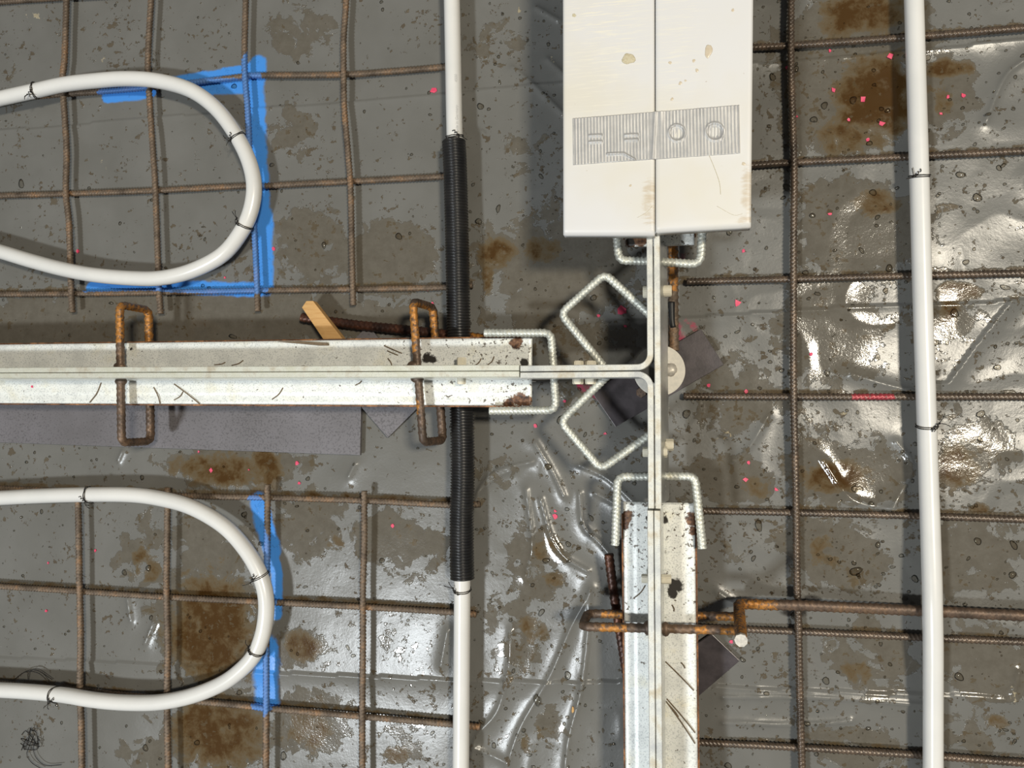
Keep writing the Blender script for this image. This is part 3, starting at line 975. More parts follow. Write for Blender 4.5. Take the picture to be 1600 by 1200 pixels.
def offset_path(path, off):
    p = np.asarray(path, float)[:, :2]
    t = np.gradient(p, axis=0)
    t /= np.linalg.norm(t, axis=1)[:, None]
    n = np.stack([-t[:, 1], t[:, 0]], 1)
    return p + n * off


def ribbon(name, path, w, z0, z1, mat, parent, bevel=0.0007):
    a = offset_path(path, w / 2); b = offset_path(path, -w / 2)
    poly = [tuple(v) for v in a] + [tuple(v) for v in b[::-1]]
    bm = bmesh.new()
    n = len(a)
    prof = [(0, z0), (0, z1 - bevel), (bevel, z1), (1, 0)]
    rows = []
    for k in range(n):
        d = (b[k] - a[k]) / w
        row = []
        for off, z in ((0, z0), (0, z1 - bevel), (bevel, z1), (w - bevel, z1), (w, z1 - bevel), (w, z0)):
            q = a[k] + d * off
            row.append(bm.verts.new((q[0], q[1], z)))
        rows.append(row)
    for k in range(n - 1):
        for j in range(6):
            j2 = (j + 1) % 6
            bm.faces.new((rows[k][j], rows[k + 1][j], rows[k + 1][j2], rows[k][j2]))
    bm.faces.new(rows[0])
    bm.faces.new(rows[-1][::-1])
    return bm_obj(name, bm, mat, parent)


def sheet_between(name, A, B, nrm, prof, th, mat, parent):
    """thin bent sheet: profile [(offset along nrm, z)] swept from A to B"""
    bm = bmesh.new()
    rows = []
    for q in (A, B):
        row = [bm.verts.new((q.x + nrm.x * o, q.y + nrm.y * o, z)) for o, z in prof] + [bm.verts.new((q.x + nrm.x * (o - th), q.y + nrm.y * (o - th), z)) for o, z in prof[::-1]]
        rows.append(row)
    n = len(rows[0])
    for j in range(n):
        bm.faces.new((rows[0][j], rows[1][j], rows[1][(j + 1) % n], rows[0][(j + 1) % n]))
    bm.faces.new(rows[0]); bm.faces.new(rows[1][::-1])
    return bm_obj(name, bm, mat, parent)


def sleeve(A, B, half, ztop, th, mat, parent, burns, rusts, nick=None):
    """galvanised sleeve plate with shallow steps, swept A->B"""
    d = (B - A); L = d.length; d.normalize()
    n = Vector((-d.y, d.x, 0))
    offs = np.linspace(-half, half, 41)
    u = np.abs(offs)
    zt = ztop + np.where(u < half * 0.16, -0.0006, 0) + np.where((u > half * .70) & (u < half * .97), -0.0006, 0) + np.where(u >= half * .97, -0.0012, 0)
    m = int(L / 0.004) + 2
    tt = np.linspace(0, L, m)
    Pts = np.zeros((m, 41, 3))
    Pts[..., 0] = A.x + tt[:, None] * d.x + offs[None] * n.x
    Pts[..., 1] = A.y + tt[:, None] * d.y + offs[None] * n.y
    Pts[..., 2] = zt[None]
    low = Pts.copy(); low[..., 2] = ztop - th
    Vv = np.vstack([Pts.reshape(-1, 3), low.reshape(-1, 3)])
    N = m * 41
    i = np.arange(m - 1)[:, None] * 41 + np.arange(40)[None]
    top = np.stack([i, i + 41, i + 42, i + 1], -1).reshape(-1, 4)
    bot = (top + N)[:, ::-1]
    e = np.arange(m - 1) * 41
    s1 = np.stack([e, e + N, e + 41 + N, e + 41], -1)
    s2 = np.stack([e + 40, e + 81, e + 81 + N, e + 40 + N], -1)
    k = np.arange(40)
    c0 = np.stack([k, k + 1, k + 1 + N, k + N], -1)
    b0 = (m - 1) * 41
    c1 = np.stack([b0 + k + 1, b0 + k, b0 + k + N, b0 + k + 1 + N], -1)
    o = mesh_obj('sleeve_plate', Vv, np.vstack([top, bot, s1, s2, c0, c1]), mat, parent)
    x, y = Vv[:, 0], Vv[:, 1]
    r = np.zeros(len(Vv)); g = np.zeros(len(Vv))
    for (px, py, w) in burns: r = np.maximum(r, np.clip(1.2 - np.hypot(x - P(px, py, ztop).x, y - P(px, py, ztop).y) / w, 0, 1))
    for (px, py, w) in rusts: g = np.maximum(g, np.clip(1.2 - np.hypot(x - P(px, py, ztop).x, y - P(px, py, ztop).y) / w, 0, 1))
    endd = np.hypot(x - B.x, y - B.y)
    sp = np.clip(1.15 - endd / 0.22, 0, 1)
    set_attr(o, 'wear', np.stack([r, g, sp], -1))
    return o


def bolt(name, px, py, z, axis, L, r, mat, parent, hexa=True):
    """short bolt or nut lying along axis (unit xy vector) centred at the pixel"""
    c = P(px, py, z)
    bm = bmesh.new()
    seg = 6 if hexa else 20
    bmesh.ops.create_cone(bm, cap_ends=True, segments=seg, radius1=r, radius2=r, depth=L)
    bmesh.ops.bevel(bm, geom=[e for e in bm.edges], offset=0.0008, segments=2, affect='EDGES')
    q = Vector((axis[0], axis[1], 0)).to_track_quat('Z', 'X').to_matrix().to_4x4()
    bmesh.ops.transform(bm, matrix=Matrix.Translation(c) @ q, verts=bm.verts)
    return bm_obj(name, bm, mat, parent)


def leg(name, x, y, z0, z1, r, mat, parent):
    return tube(name, np.array([(x, y, z) for z in np.linspace(z0, z1, 6)]), r, mat, parent, 10)


def stirrup(px_top, z_top, z_bot, r, mat, parent, orange_px, tilt=(0, 0)):
    """closed vertical loop: px_top gives both ends of the upper leg; tilt shifts the lower leg in metres"""
    a, b = P(*px_top[0], z_top), P(*px_top[1], z_top)
    tl = Vector((tilt[0], tilt[1], 0))
    c = Vector((b.x, b.y, z_bot)) + tl
    d = Vector((a.x, a.y, z_bot)) + tl
    path = round_path([a, b, c, d], 0.011, 0.0015, closed=True)
    org = [(PL(p, z), w) for p, z, w in orange_px]
    V_, f, caps = tube_arrays(path, r, 12, True, ribs(0.0085, 0.0006, 1.0))
    o = mesh_obj('stirrup', V_, f, mat, parent, True)
    paint_bar(o, org)
    return o


# ---- horizontal rail (left)
rl = empty('joint_rail', P(430, 582, 0))
tag(rl, 'horizontal galvanised floor joint rail with wide pale plate, coming in from the left', 'joint rail', 'galvanised floor joint rails')
A = P(-450, 584.4, T); B = P(811, 579.5, T)
pth = resample(np.array([tuple(A), tuple(B)]), 0.02)
for sgn in (1, -1):
    ribbon('top_strip', np.column_stack([offset_path(pth, sgn * (SW / 2 + 0.0004)), np.full(len(pth), T)]), SW, ZB, T, M['strip_cream'], rl)
d_ = (B - A).normalized()
nS = Vector((d_.y, -d_.x, 0))        # toward the lower side of the picture
sheet_between('divider_sheet', A, B, nS, [(0.0015, ZB + .01), (0.0045, ZB), (0.009, ZPL + 0.002), (0.009, 0.03)], 0.0012, M['sleeve'], rl)
sheet_between('divider_sheet', A, B, -nS, [(0.001, ZB + .01), (0.003, ZB), (0.0045, ZPL + 0.002), (0.0045, 0.03)], 0.0012, M['sleeve'], rl)
SA = P(-450, 586, ZPL); SB = P(831, 580.5, ZPL)
half = (P(600, 529, ZPL) - P(600, 631.5, ZPL)).length / 2
sleeve(SA, SB, half, ZPL, 0.004, M['sleeve'], rl, [(668, 559, .011), (676, 562, .008), (820, 566, .008), (205, 545, .004)], [(806, 535, .013), (812, 624, .013), (822, 628, .012), (795, 630, .010)])
sn = Vector((-d_.y, d_.x, 0)) * (half + 0.0022)
prism('dowel_plate', [tuple((SA + sn)[:2]), tuple((SB + sn - d_ * .016)[:2]), tuple((SB - sn - d_ * .016)[:2]), tuple((SA - sn)[:2])], ZPL - 0.016, ZPL - 0.0045, M['rustedge'], rl, 0.0006)
st_a = stirrup([(187, 476), (190, 692)], 0.106, 0.045, 0.0056, M['stirrup'], rl, [([(187, 480), (187, 530)], .106, .010), ([(237, 490), (238, 530)], .045, .010)])
st_b = stirrup([(645, 471), (661, 691)], 0.106, 0.045, 0.0054, M['stirrup'], rl, [([(645, 480), (648, 545)], .106, .007), ([(676, 490), (677, 530)], .045, .010), ([(651, 628), (652, 645)], .106, .007)], tilt=(0.008, 0))
bolt('nylon_bolt', 721, 566, 0.105, (0, 1), 0.012, 0.0065, M['nylon'], rl)
bolt('nylon_bolt', 721, 593, 0.105, (0, 1), 0.012, 0.0060, M['nylon'], rl)
for (px, py) in ((647, 570), (652, 592), (187, 572), (189, 596)):      # weld cones where the stirrup meets the rail
    c = P(px, py, 0.106)
    bm = bmesh.new()
    bmesh.ops.create_uvsphere(bm, u_segments=12, v_segments=8, radius=0.0075)
    bmesh.ops.transform(bm, matrix=Matrix.Translation(c) @ Matrix.Diagonal((1.2, .75, .8, 1)), verts=bm.verts)
    ob = bm_obj('weld_bead', bm, M['stirrup'], st_b if px > 400 else st_a, True)
    set_attr(ob, 'paint', np.zeros((len(ob.data.vertices), 3)))
LEGS = [(600, 590)]
fp = [P(575, 508, .006), P(668, 622, .006), P(606, 684, .006), P(512, 575, .006)]
ftp = prism('foot_plate', [tuple(v[:2]) for v in fp], 0.002, 0.007, M['plate'], rl, 0.0006)
lc = P(590, 590, 0)
lg = leg('support_leg', lc.x, lc.y, 0.006, ZPL - 0.014, 0.006, M['darkrod'], ftp)
set_attr(lg, 'paint', np.zeros((len(lg.data.vertices), 3)))

# ---- lower rail
rb = empty('joint_rail', P(1026, 1000, 0))
tag(rb, 'vertical galvanised floor joint rail with wide pale plate, running off the bottom edge', 'joint rail', 'galvanised floor joint rails')
A = P(1021.5, 798, T); B = P(1028.3, 1600, T)
pth = resample(np.array([tuple(A), tuple(B)]), 0.02)
for sgn in (1, -1):
    ribbon('top_strip', np.column_stack([offset_path(pth, sgn * (SW / 2 + 0.0004)), np.full(len(pth), T)]), SW, ZB, T, M['strip'], rb)
d_ = (B - A).normalized()
nE = Vector((-d_.y, d_.x, 0))
sheet_between('divider_sheet', A, B, nE, [(0.0015, ZB + .01), (0.0050, ZB), (0.0105, ZPL + .002), (0.0105, 0.03)], 0.0012, M['sleeve'], rb)
sheet_between('divider_sheet', A, B, -nE, [(0.001, ZB + .01), (0.003, ZB), (0.003, 0.03)], 0.0012, M['sleeve'], rb)
SA = P(1029, 785, ZPL); SB = P(1037.4, 1600, ZPL)
halfb = (P(974, 900, ZPL) - P(1086, 900, ZPL)).length / 2
sleeve(SB, SA, halfb, ZPL, 0.004, M['sleeve'], rb, [(1056, 915, .013), (1050, 925, .010), (1038, 812, .007), (1014, 810, .006)], [(979, 808, .012), (1082, 812, .012), (1084, 830, .008), (977, 822, .008)])
sn = nE * (halfb + 0.0024)
a0 = SA + d_ * .016
prism('dowel_plate', [tuple((a0 + sn)[:2]), tuple((SB + sn)[:2]), tuple((SB - sn)[:2]), tuple((a0 - sn)[:2])], ZPL - 0.016, ZPL - 0.0045, M['rustedge'], rb, 0.0006)
st_c = stirrup([(910, 979), (1161, 985)], 0.106, 0.045, 0.0056, M['stirrup'], rb, [([(940, 981), (975, 982)], .106, .008), ([(1092, 984), (1100, 984)], .106, .008), ([(1130, 985), (1155, 986)], .106, .008)])
bolt('nylon_bolt', 1041, 905, 0.105, (1, 0), 0.012, 0.0060, M['nylon'], rb)
bolt('nylon_bolt', 1009, 904, 0.105, (1, 0), 0.010, 0.0058, M['nylon'], rb)
for (px, py) in ((1012, 981), (1040, 983)):
    c = P(px, py, 0.106)
    bm = bmesh.new()
    bmesh.ops.create_uvsphere(bm, u_segments=12, v_segments=8, radius=0.0075)
    bmesh.ops.transform(bm, matrix=Matrix.Translation(c) @ Matrix.Diagonal((.75, 1.2, .8, 1)), verts=bm.verts)
    ob = bm_obj('weld_bead', bm, M['stirrup'], st_c, True)
    set_attr(ob, 'paint', np.zeros((len(ob.data.vertices), 3)))
fp = [P(1112, 990, .006), P(1156, 1032, .006), P(1092, 1087, .006), P(1040, 1040, .006)]
ftp = prism('foot_plate', [tuple(v[:2]) for v in fp], 0.002, 0.007, M['footplate'], rb, 0.0006)
lc = P(1080, 1035, 0)
lg = leg('support_leg', lc.x, lc.y, 0.006, ZPL - 0.014, 0.006, M['darkrod'], ftp)
set_attr(lg, 'paint', np.zeros((len(lg.data.vertices), 3)))

# ---- upper rail, mostly covered by the white panels
ru = empty('joint_rail', P(1028, 200, 0))
tag(ru, 'galvanised floor joint rail hidden under the white panels, only its plate end showing', 'joint rail', 'galvanised floor joint rails')
A = P(1022.5, 352, T); B = P(1024.5, -400, T)
pth = resample(np.array([tuple(A), tuple(B)]), 0.02)
for sgn in (1, -1):
    ribbon('top_strip', np.column_stack([offset_path(pth, sgn * (SW / 2 + 0.0004)), np.full(len(pth), T)]), SW, ZB, T, M['strip'], ru)
SA = P(1030, 384, ZPL); SB = P(1032, -400, ZPL)
d_ = (B - A).normalized(); nE = Vector((d_.y, -d_.x, 0))
sleeve(SB, SA, halfb * .98, ZPL, 0.004, M['sleeve'], ru, [(985, 378, .008)], [(1000, 372, .016), (985, 380, .010)])
sn = nE * (halfb + 0.0018); a0 = SA + d_ * .012
prism('dowel_plate', [tuple((a0 + sn)[:2]), tuple((SB + sn)[:2]), tuple((SB - sn)[:2]), tuple((a0 - sn)[:2])], ZPL - 0.016, ZPL - 0.0045, M['rustedge'], ru, 0.0006)
sheet_between('divider_sheet', A, B, nE, [(0.0015, ZB + .01), (0.0050, ZB), (0.0105, ZPL + .002), (0.0105, 0.03)], 0.0012, M['sleeve'], ru)
lc = P(1040, 250, 0)
fq = [P(1010, 200, .004), P(1090, 210, .004), P(1080, 300, .004), P(1000, 290, .004)]
ftp = prism('foot_plate', [tuple(v[:2]) for v in fq], 0.002, 0.007, M['footplate'], ru, 0.0006)
lg = leg('support_leg', lc.x, lc.y, 0.006, ZPL - 0.014, 0.006, M['darkrod'], ftp)
set_attr(lg, 'paint', np.zeros((len(lg.data.vertices), 3)))

# ---- T junction piece
jn = empty('joint_junction', P(1026, 580, 0))
tag(jn, 'galvanised T-shaped joint junction with curved corner strips and looped bars, beside the white disc', 'joint junction')
xs = P(1032 - 4.6, 580, T).x
ytop, ybot = P(1022, 365.5, T).y, P(1022, 794.5, T).y
xr = P(1027.6, 580, T).x          # centre of the long right strip
xl = xr - SW - 0.0012              # centre of the left strips
yc = P(900, 580.3, T).y            # middle of the side arm
ya, yb = yc + SW / 2 + 0.0006, yc - SW / 2 - 0.0006
xe = P(813, 580, T).x
ribbon('top_strip', np.array([(xr, y, T) for y in np.linspace(ybot, ytop, 30)]), SW, ZB, T, M['strip'], jn)
RC = 0.015
def corner(sgn):
    pts = [(x, (ya if sgn > 0 else yb)) for x in np.linspace(xe, xl - RC, 12)]
    for k in range(1, 11):
        a = math.pi / 2 * k / 10
        cx, cy = xl - RC, (ya + RC if sgn > 0 else yb - RC)
        pts.append((cx + RC * math.sin(a), cy - sgn * RC * math.cos(a)))
    yend = ytop if sgn > 0 else ybot
    pts += [(xl, y) for y in np.linspace(pts[-1][1], yend, 14)[1:]]
    return np.array([(a, b, T) for a, b in pts])
ribbon('corner_strip', corner(1), SW, ZB, T, M['strip'], jn)
ribbon('corner_strip', corner(-1), SW, ZB, T, M['strip'], jn)
tri = [(xr - SW / 2 - .0002, yc + .014), (xl - .012, yc), (xr - SW / 2 - .0002, yc - .014)]
prism('gap_shade_block', tri, 0.10, 0.132, M['black'], jn, 0)  # added black block, stands in for the dark of the open gap
# web sheets under the strips
At, Bt = Vector((xr, ytop - 0.002, 0)), Vector((xr, ybot + 0.002, 0))
sheet_between('web_sheet', At, Bt, Vector((1, 0, 0)), [(0.002, ZB + .01), (0.0045, ZB), (0.0112, 0.085), (0.0120, 0.05)], 0.0013, M['web'], jn)
sheet_between('web_sheet', Vector((xe + .002, yb, 0)), Vector((xl - RC, yb, 0)), Vector((0, -1, 0)), [(0.001, ZB + .01), (0.0015, 0.085)], 0.0013, M['web'], jn)
sheet_between('web_sheet', Vector((xe + .002, ya, 0)), Vector((xl - RC, ya, 0)), Vector((0, 1, 0)), [(0.001, ZB + .01), (0.0015, 0.085)], 0.0013, M['web'], jn)


def gloop(pts, z, r=0.0051, rad=0.011):
    path = round_path(PL(pts, z), rad, 0.0010)
    return tube('looped_bar', path, r, M['galv_bar'], jn, 14, False, ribs(0.0050, 0.0007, 1.6))


gloop([(757, 520), (861, 520), (869, 641), (765, 642)], 0.100)
gloop([(962, 348), (967, 407), (1016, 408), (1094, 413), (1099, 345)], 0.104)
gloop([(961, 852), (965, 745), (1016, 744), (1086, 744), (1098, 857)], 0.100)
gloop([(1020, 496), (945, 428), (876, 490), (943, 572)], 0.104)
gloop([(948, 588), (876, 659), (939, 733), (1020, 676)], 0.104)
tube('looped_bar', smooth_path(PL([(1034, 745), (1035, 765), (1034, 785)], 0.099), .0014), 0.0042, M['galv_bar'], jn, 10, False, ribs(0.0062, 0.0006, 1.0))
bolt('nylon_bolt', 1011, 456, 0.106, (1, 0), 0.010, 0.0075, M['nylon'], jn, False)
bolt('nylon_bolt', 1039, 455, 0.100, (1, 0), 0.016, 0.0072, M['nylon'], jn, False)
bolt('nylon_bolt', 1010, 706, 0.106, (1, 0), 0.009, 0.0065, M['nylon'], jn)
bolt('nylon_bolt', 1035, 706, 0.104, (1, 0), 0.012, 0.0072, M['nylon'], jn)
bolt('nylon_bolt', 1046, 695, 0.096, (1, 0), 0.010, 0.0075, M['nylon'], jn)
for px in (903, 923):
    bolt('nylon_bolt', px, 569, 0.106, (0, 1), 0.008, 0.0072, M['nylon'], jn)
    bolt('nylon_bolt', px, 594, 0.106, (0, 1), 0.010, 0.0072, M['nylon'], jn)

# ---- support stand with pale disc under the junction
st = empty('support_stand', P(1030, 590, 0))
tag(st, 'pale round disc on a post above a dark tilted base plate, under the T junction', 'support stand')
fp = [P(1095, 514, .006), P(1131, 570, .006), P(962, 667, .006), P(924, 612, .006)]
prism('base_plate', [tuple(v[:2]) for v in fp], 0.002, 0.008, M['footplate'], st, 0.0006)
dc = P(1030, 579, 0.066)
rad = (P(1070.5, 579, .066) - P(989.5, 579, .066)).length / 2
bm = bmesh.new()
bmesh.ops.create_cone(bm, cap_ends=True, segments=64, radius1=rad, radius2=rad, depth=0.006)
bmesh.ops.bevel(bm, geom=[e for e in bm.edges if len(e.link_faces) == 2 and any(len(f.verts) > 4 for f in e.link_faces)], offset=0.001, segments=2, affect='EDGES')
bmesh.ops.transform(bm, matrix=Matrix.Translation((dc.x, dc.y, 0.063)), verts=bm.verts)
bm_obj('disc', bm, M['disc'], st)
leg('post', dc.x, dc.y, 0.007, 0.061, 0.011, M['darkrod'], st)
set_attr(st.children[-1], 'paint', np.zeros((len(st.children[-1].data.vertices), 3)))
wc = P(1047, 578, .066)
bm = bmesh.new()
bmesh.ops.create_icosphere(bm, subdivisions=3, radius=0.0085)
for v in bm.verts: v.co *= 1 + 0.16 * (random.random() - .5); v.co.z *= 0.5
bmesh.ops.transform(bm, matrix=Matrix.Translation((wc.x, wc.y, 0.066)), verts=bm.verts)
bm_obj('weld_bump', bm, M['cutend'], st, True)
bc = P(1002, 613, .01)
bm = bmesh.new()
bmesh.ops.create_cone(bm, cap_ends=True, segments=6, radius1=.0075, radius2=.0068, depth=.007)
bmesh.ops.transform(bm, matrix=Matrix.Translation((bc.x, bc.y, 0.0112)), verts=bm.verts)
bm_obj('bolt_head', bm, M['stirrup'], st)
set_attr(st.children[-1], 'paint', np.zeros((len(st.children[-1].data.vertices), 3)))
# post continues up to carry the junction
leg('hanger', xl - 0.002, yc, 0.065, 0.112, 0.004, M['cutend'], st)

# ------------------------------------------------------------------ white panels and tape
ZW0, ZW1 = T + 0.0006, T + 0.020


def panel(label, corners, wear_fn):
    c = [P(*p, ZW1) for p in corners]         # order: top-left, top-right, bottom-right, bottom-left
    nu, nv = 40, 90
    U, Vv = np.meshgrid(np.linspace(0, 1, nu), np.linspace(0, 1, nv))
    def bil(k): return (c[0][k] * (1 - U) + c[1][k] * U) * (1 - Vv) + (c[3][k] * (1 - U) + c[2][k] * U) * Vv
    X, Y = bil(0), bil(1)
    e = np.minimum(np.minimum(U, 1 - U) * nu, np.minimum(Vv, 1 - Vv) * nv)
    Z = np.where(e < 0.5, ZW1 - 0.0010, ZW1)
    top = np.stack([X, Y, Z], -1).reshape(-1, 3)
    low = np.stack([X, Y, np.full_like(X, ZW0)], -1).reshape(-1, 3)
    N = nu * nv
    i = np.arange(nv - 1)[:, None] * nu + np.arange(nu - 1)[None]
    t = np.stack([i, i + nu, i + nu + 1, i + 1], -1).reshape(-1, 4)
    faces = [t, (t + N)[:, ::-1]]
    r = np.arange(nv - 1) * nu
    faces += [np.stack([r, r + N, r + nu + N, r + nu], -1), np.stack([r + nu - 1, r + 2 * nu - 1, r + 2 * nu - 1 + N, r + nu - 1 + N], -1)]
    k = np.arange(nu - 1); b0 = (nv - 1) * nu
    faces += [np.stack([k, k + 1, k + 1 + N, k + N], -1), np.stack([b0 + k + 1, b0 + k, b0 + k + N, b0 + k + 1 + N], -1)]
    o = mesh_obj('white_panel', np.vstack([top, low]), np.vstack(faces), M['panel'], None)
    w = wear_fn(U, Vv).reshape(-1, 3)
    set_attr(o, 'wear', np.vstack([w, w]))
    return tag(o, label, 'panel', 'pair of white panels')


def wear_l(u, v):
    r = np.clip(1.3 - np.hypot((u - .45) / .5, (v - .4) / .35), 0, 1)
    g = np.clip(1.6 - (1 - u) / .16, 0, 1) * np.clip(1.5 - np.abs(v - .93) / .08, 0, 1) + np.clip(1 - u / .1, 0, 1) * np.clip(1 - np.abs(v - .78) / .1, 0, 1) * .6
    return np.stack([r, np.clip(g, 0, 1), 0 * u], -1)


def wear_r(u, v):
    r = np.clip(1 - np.hypot((u - .2) / .4, (v - .55) / .3), 0, 1) * .6
    g = np.clip(1.5 - (1 - u) / .14, 0, 1) * np.clip(1.5 - np.abs(v - .92) / .08, 0, 1) + np.clip(1 - np.abs(v - .99) / .02, 0, 1) * .6
    return np.stack([r, np.clip(g, 0, 1), 0 * u], -1)


pl = panel('scuffed white plastic panel with brown corner stain, left of the seam', [(879, -330), (1022.2, -330), (1023.2, 366.5), (880, 366.5)], wear_l)
pr = panel('white plastic panel with a beige drip, right of the seam', [(1023.9, -330), (1180, -330), (1173.5, 354), (1024.6, 362)], wear_r)


def dome(name, px, py, z, rpx, hgt_, mat, parent, sx=1, sy=1, rot=0, rough=0.12, lobes=None):
    c = P(px, py, z)
    R = abs(P(px + rpx, py, z).x - c.x)
    bm = bmesh.new()
    bmesh.ops.create_icosphere(bm, subdivisions=3, radius=1.0)
    rnd = random.Random(int(px * 7 + py))
    ph = [rnd.uniform(0, 6.3) for _ in range(4)]
    for v in bm.verts:
        a = math.atan2(v.co.y, v.co.x)
        k = 1 + rough * (math.sin(2 * a + ph[0]) + .7 * math.sin(3 * a + ph[1]) + .5 * math.sin(5 * a + ph[2]))
        v.co.x *= k * sx * R; v.co.y *= k * sy * R
        v.co.z = max(v.co.z, -0.1) * hgt_
    bmesh.ops.transform(bm, matrix=Matrix.Translation(c) @ Matrix.Rotation(rot, 4, 'Z'), verts=bm.verts)
    o = bm_obj(name, bm, mat, None, True)
    o.parent = parent
    return o


dome('mortar_spot', 982, 92, ZW1, 9.5, 0.0012, M['mortar'], pl)
dome('mortar_spot', 897, 24, ZW1, 3, 0.0004, M['mortar'], pl)
dome('beige_drip', 1107, 80, ZW1, 6, 0.0008, M['beige_drop'], pr, 0.9, 2.0, -0.25)
for (a, b, r) in ((1047, 98, 2.6), (1084, 95, 2.6), (1089, 110, 2.8), (1063, 130, 2.8), (1071, 126, 1.8), (1145, 16, 2.5), (1162, 256, 3), (1050, 155, 2.5), (985, 290, 2)):
    dome('beige_drip', a, b, ZW1, r, 0.0003, M['beige_drop'], pr if a > 1024 else pl)
# pencil-thin scratches
tube('scratch', smooth_path(PL([(1108, 243), (1116, 262), (1124, 285), (1126, 304)], ZW1), .003), 0.0003, M['mortar'], None, 5).parent = pr
tube('scratch', smooth_path(PL([(1120, 322), (1146, 336), (1160, 334)], ZW1), .003), 0.00018, M['mortar'], None, 5).parent = pr
tube('scratch', smooth_path(PL([(996, 340), (1010, 332), (1019, 322)], ZW1), .003), 0.00022, M['mortar'], None, 5).parent = pl

# duct tape: ribbed ribbon with dents
tc = [P(895, 185.5, ZW1), P(1154.5, 164.5, ZW1), P(1156, 240, ZW1), P(896, 258, ZW1)]
nu, nv = 360, 84
U, Vv = np.meshgrid(np.linspace(0, 1, nu), np.linspace(0, 1, nv))
jag = 0.006 * (vnoise(U * 4, Vv * 0, .12, 4) - .5)
Vj = Vv + jag * (1 - 2 * Vv)
X = (tc[0].x * (1 - U) + tc[1].x * U) * (1 - Vj) + (tc[3].x * (1 - U) + tc[2].x * U) * Vj
Y = (tc[0].y * (1 - U) + tc[1].y * U) * (1 - Vj) + (tc[3].y * (1 - U) + tc[2].y * U) * Vj
xpx, ypx = 895 + 260 * U, (185.5 - 21 * U) * (1 - Vv) + (258 - 18 * U) * Vv
Z = np.full_like(U, ZW1 + 0.0009)
amp = np.where(xpx < 1000, 0.00016, 0.00026)
sp_ = np.where(xpx < 1000, 4.6, 5.6)
ridge = np.clip(np.cos(2 * math.pi * xpx / 5.2) * 1.4 - .35, 0, 1)
calm = np.clip(np.abs(xpx - 1026) / 26, 0, 1)
Z += 0.00042 * ridge * calm * (0.6 + 0.8 * vnoise(X, Y, .012, 8))
for (cx, cy, r) in ((1060, 208, 12), (1118, 206, 13)):
    dd = np.hypot(xpx - cx, ypx - cy) / r
    Z += -0.0010 * np.clip(1 - dd ** 4, 0, 1) + 0.0009 * np.exp(-((dd - 1.05) / .14) ** 2)
for cx, cy in ((932, 212), (932, 222), (989, 211), (989, 219)):
    Z += 0.0011 * np.exp(-((ypx - cy + .04 * (xpx - cx)) / 1.9) ** 2) * np.clip(1.5 - (np.abs(xpx - cx) / 11) ** 4, 0, 1)
dcr = seg_dist(xpx, ypx, [(950, 241), (976, 240), (994, 250)])
Z += 0.0016 * np.exp(-(dcr / 1.6) ** 2)
Z += 0.0010 * np.exp(-((xpx - 1024 - (ypx - 215) * -.07) / 2.4) ** 2) + 0.0007 * np.exp(-((xpx - 1036) / 3.5) ** 2) * np.clip(1 - (ypx - 170) / 40, 0, 1)
Z += 0.0003 * (vnoise(X, Y, .008, 12) - .5)
top = np.stack([X, Y, Z], -1).reshape(-1, 3)
N = len(top)
low = top.copy(); low[:, 2] = ZW1 + 0.00005
i = np.arange(nv - 1)[:, None] * nu + np.arange(nu - 1)[None]
t = np.stack([i, i + nu, i + nu + 1, i + 1], -1).reshape(-1, 4)
r_ = np.arange(nv - 1) * nu
k_ = np.arange(nu - 1); b0 = (nv - 1) * nu
tp = mesh_obj('duct_tape', np.vstack([top, low]), np.vstack([t, np.stack([r_, r_ + N, r_ + nu + N, r_ + nu], -1), np.stack([r_ + nu - 1, r_ + 2 * nu - 1, r_ + 2 * nu - 1 + N, r_ + nu - 1 + N], -1),
              np.stack([k_, k_ + 1, k_ + 1 + N, k_ + N], -1), np.stack([b0 + k_ + 1, b0 + k_, b0 + k_ + N, b0 + k_ + 1 + N], -1)]), M['tape'], None, True)
tag(tp, 'strip of ribbed silver duct tape across the seam of the two white panels', 'tape')

# ------------------------------------------------------------------ loose steel, wood
sp = [P(-420, 622, .005), P(566, 622, .005), P(564, 711, .005), P(0, 691, .005), P(-420, 677, .005)]
o = prism('steel_plate', [tuple(v[:2]) for v in sp], 0.0025, 0.0085, M['plate'], None, 0.0006)
tag(o, 'long flat purple-grey steel plate lying along the lower side of the horizontal rail', 'steel plate')

o = bar('steel_rod', [P(472, 496, .014), P(560, 508, .014), P(650, 517, .014), P(780, 532, .014)], 0.0068, M['darkrod'], None, 0.0075, orange=[(PL([(740, 527), (760, 530)], .014), .008)], height=.0008, seg=12)
tag(o, 'thick dark rusty rebar rod lying behind the wooden stick above the horizontal rail', 'rebar rod')
o = bar('steel_rod', [P(951, 866, .034), P(958, 920, .030), P(969, 990, .024), P(982, 1070, .018)], 0.0062, M['darkrod'], None, 0.0075, height=.0007, seg=12)
tag(o, 'short dark wet rebar rod slanting under the lower rail, left of it', 'rebar rod')
o = bar('steel_rod', [P(1052, 330, .03), P(1052, 450, .03), P(1053, 548, .03)], 0.0066, M['rebar'], None, 0.0085, orange=[(PL([(1051, 370), (1052, 450)], .03), .009)], height=.0008, seg=12)
tag(o, 'orange rusty rebar rod lying along the right side of the T junction', 'rebar rod')
bt = tube('black_tape_wrap', smooth_path(PL([(1049, 472), (1050, 500), (1052, 512)], .036), .002), np.linspace(.0046, .0036, len(smooth_path(PL([(1049, 472), (1050, 500), (1052, 512)], .036), .002))), M['black'], None, 10)
bt.parent = o

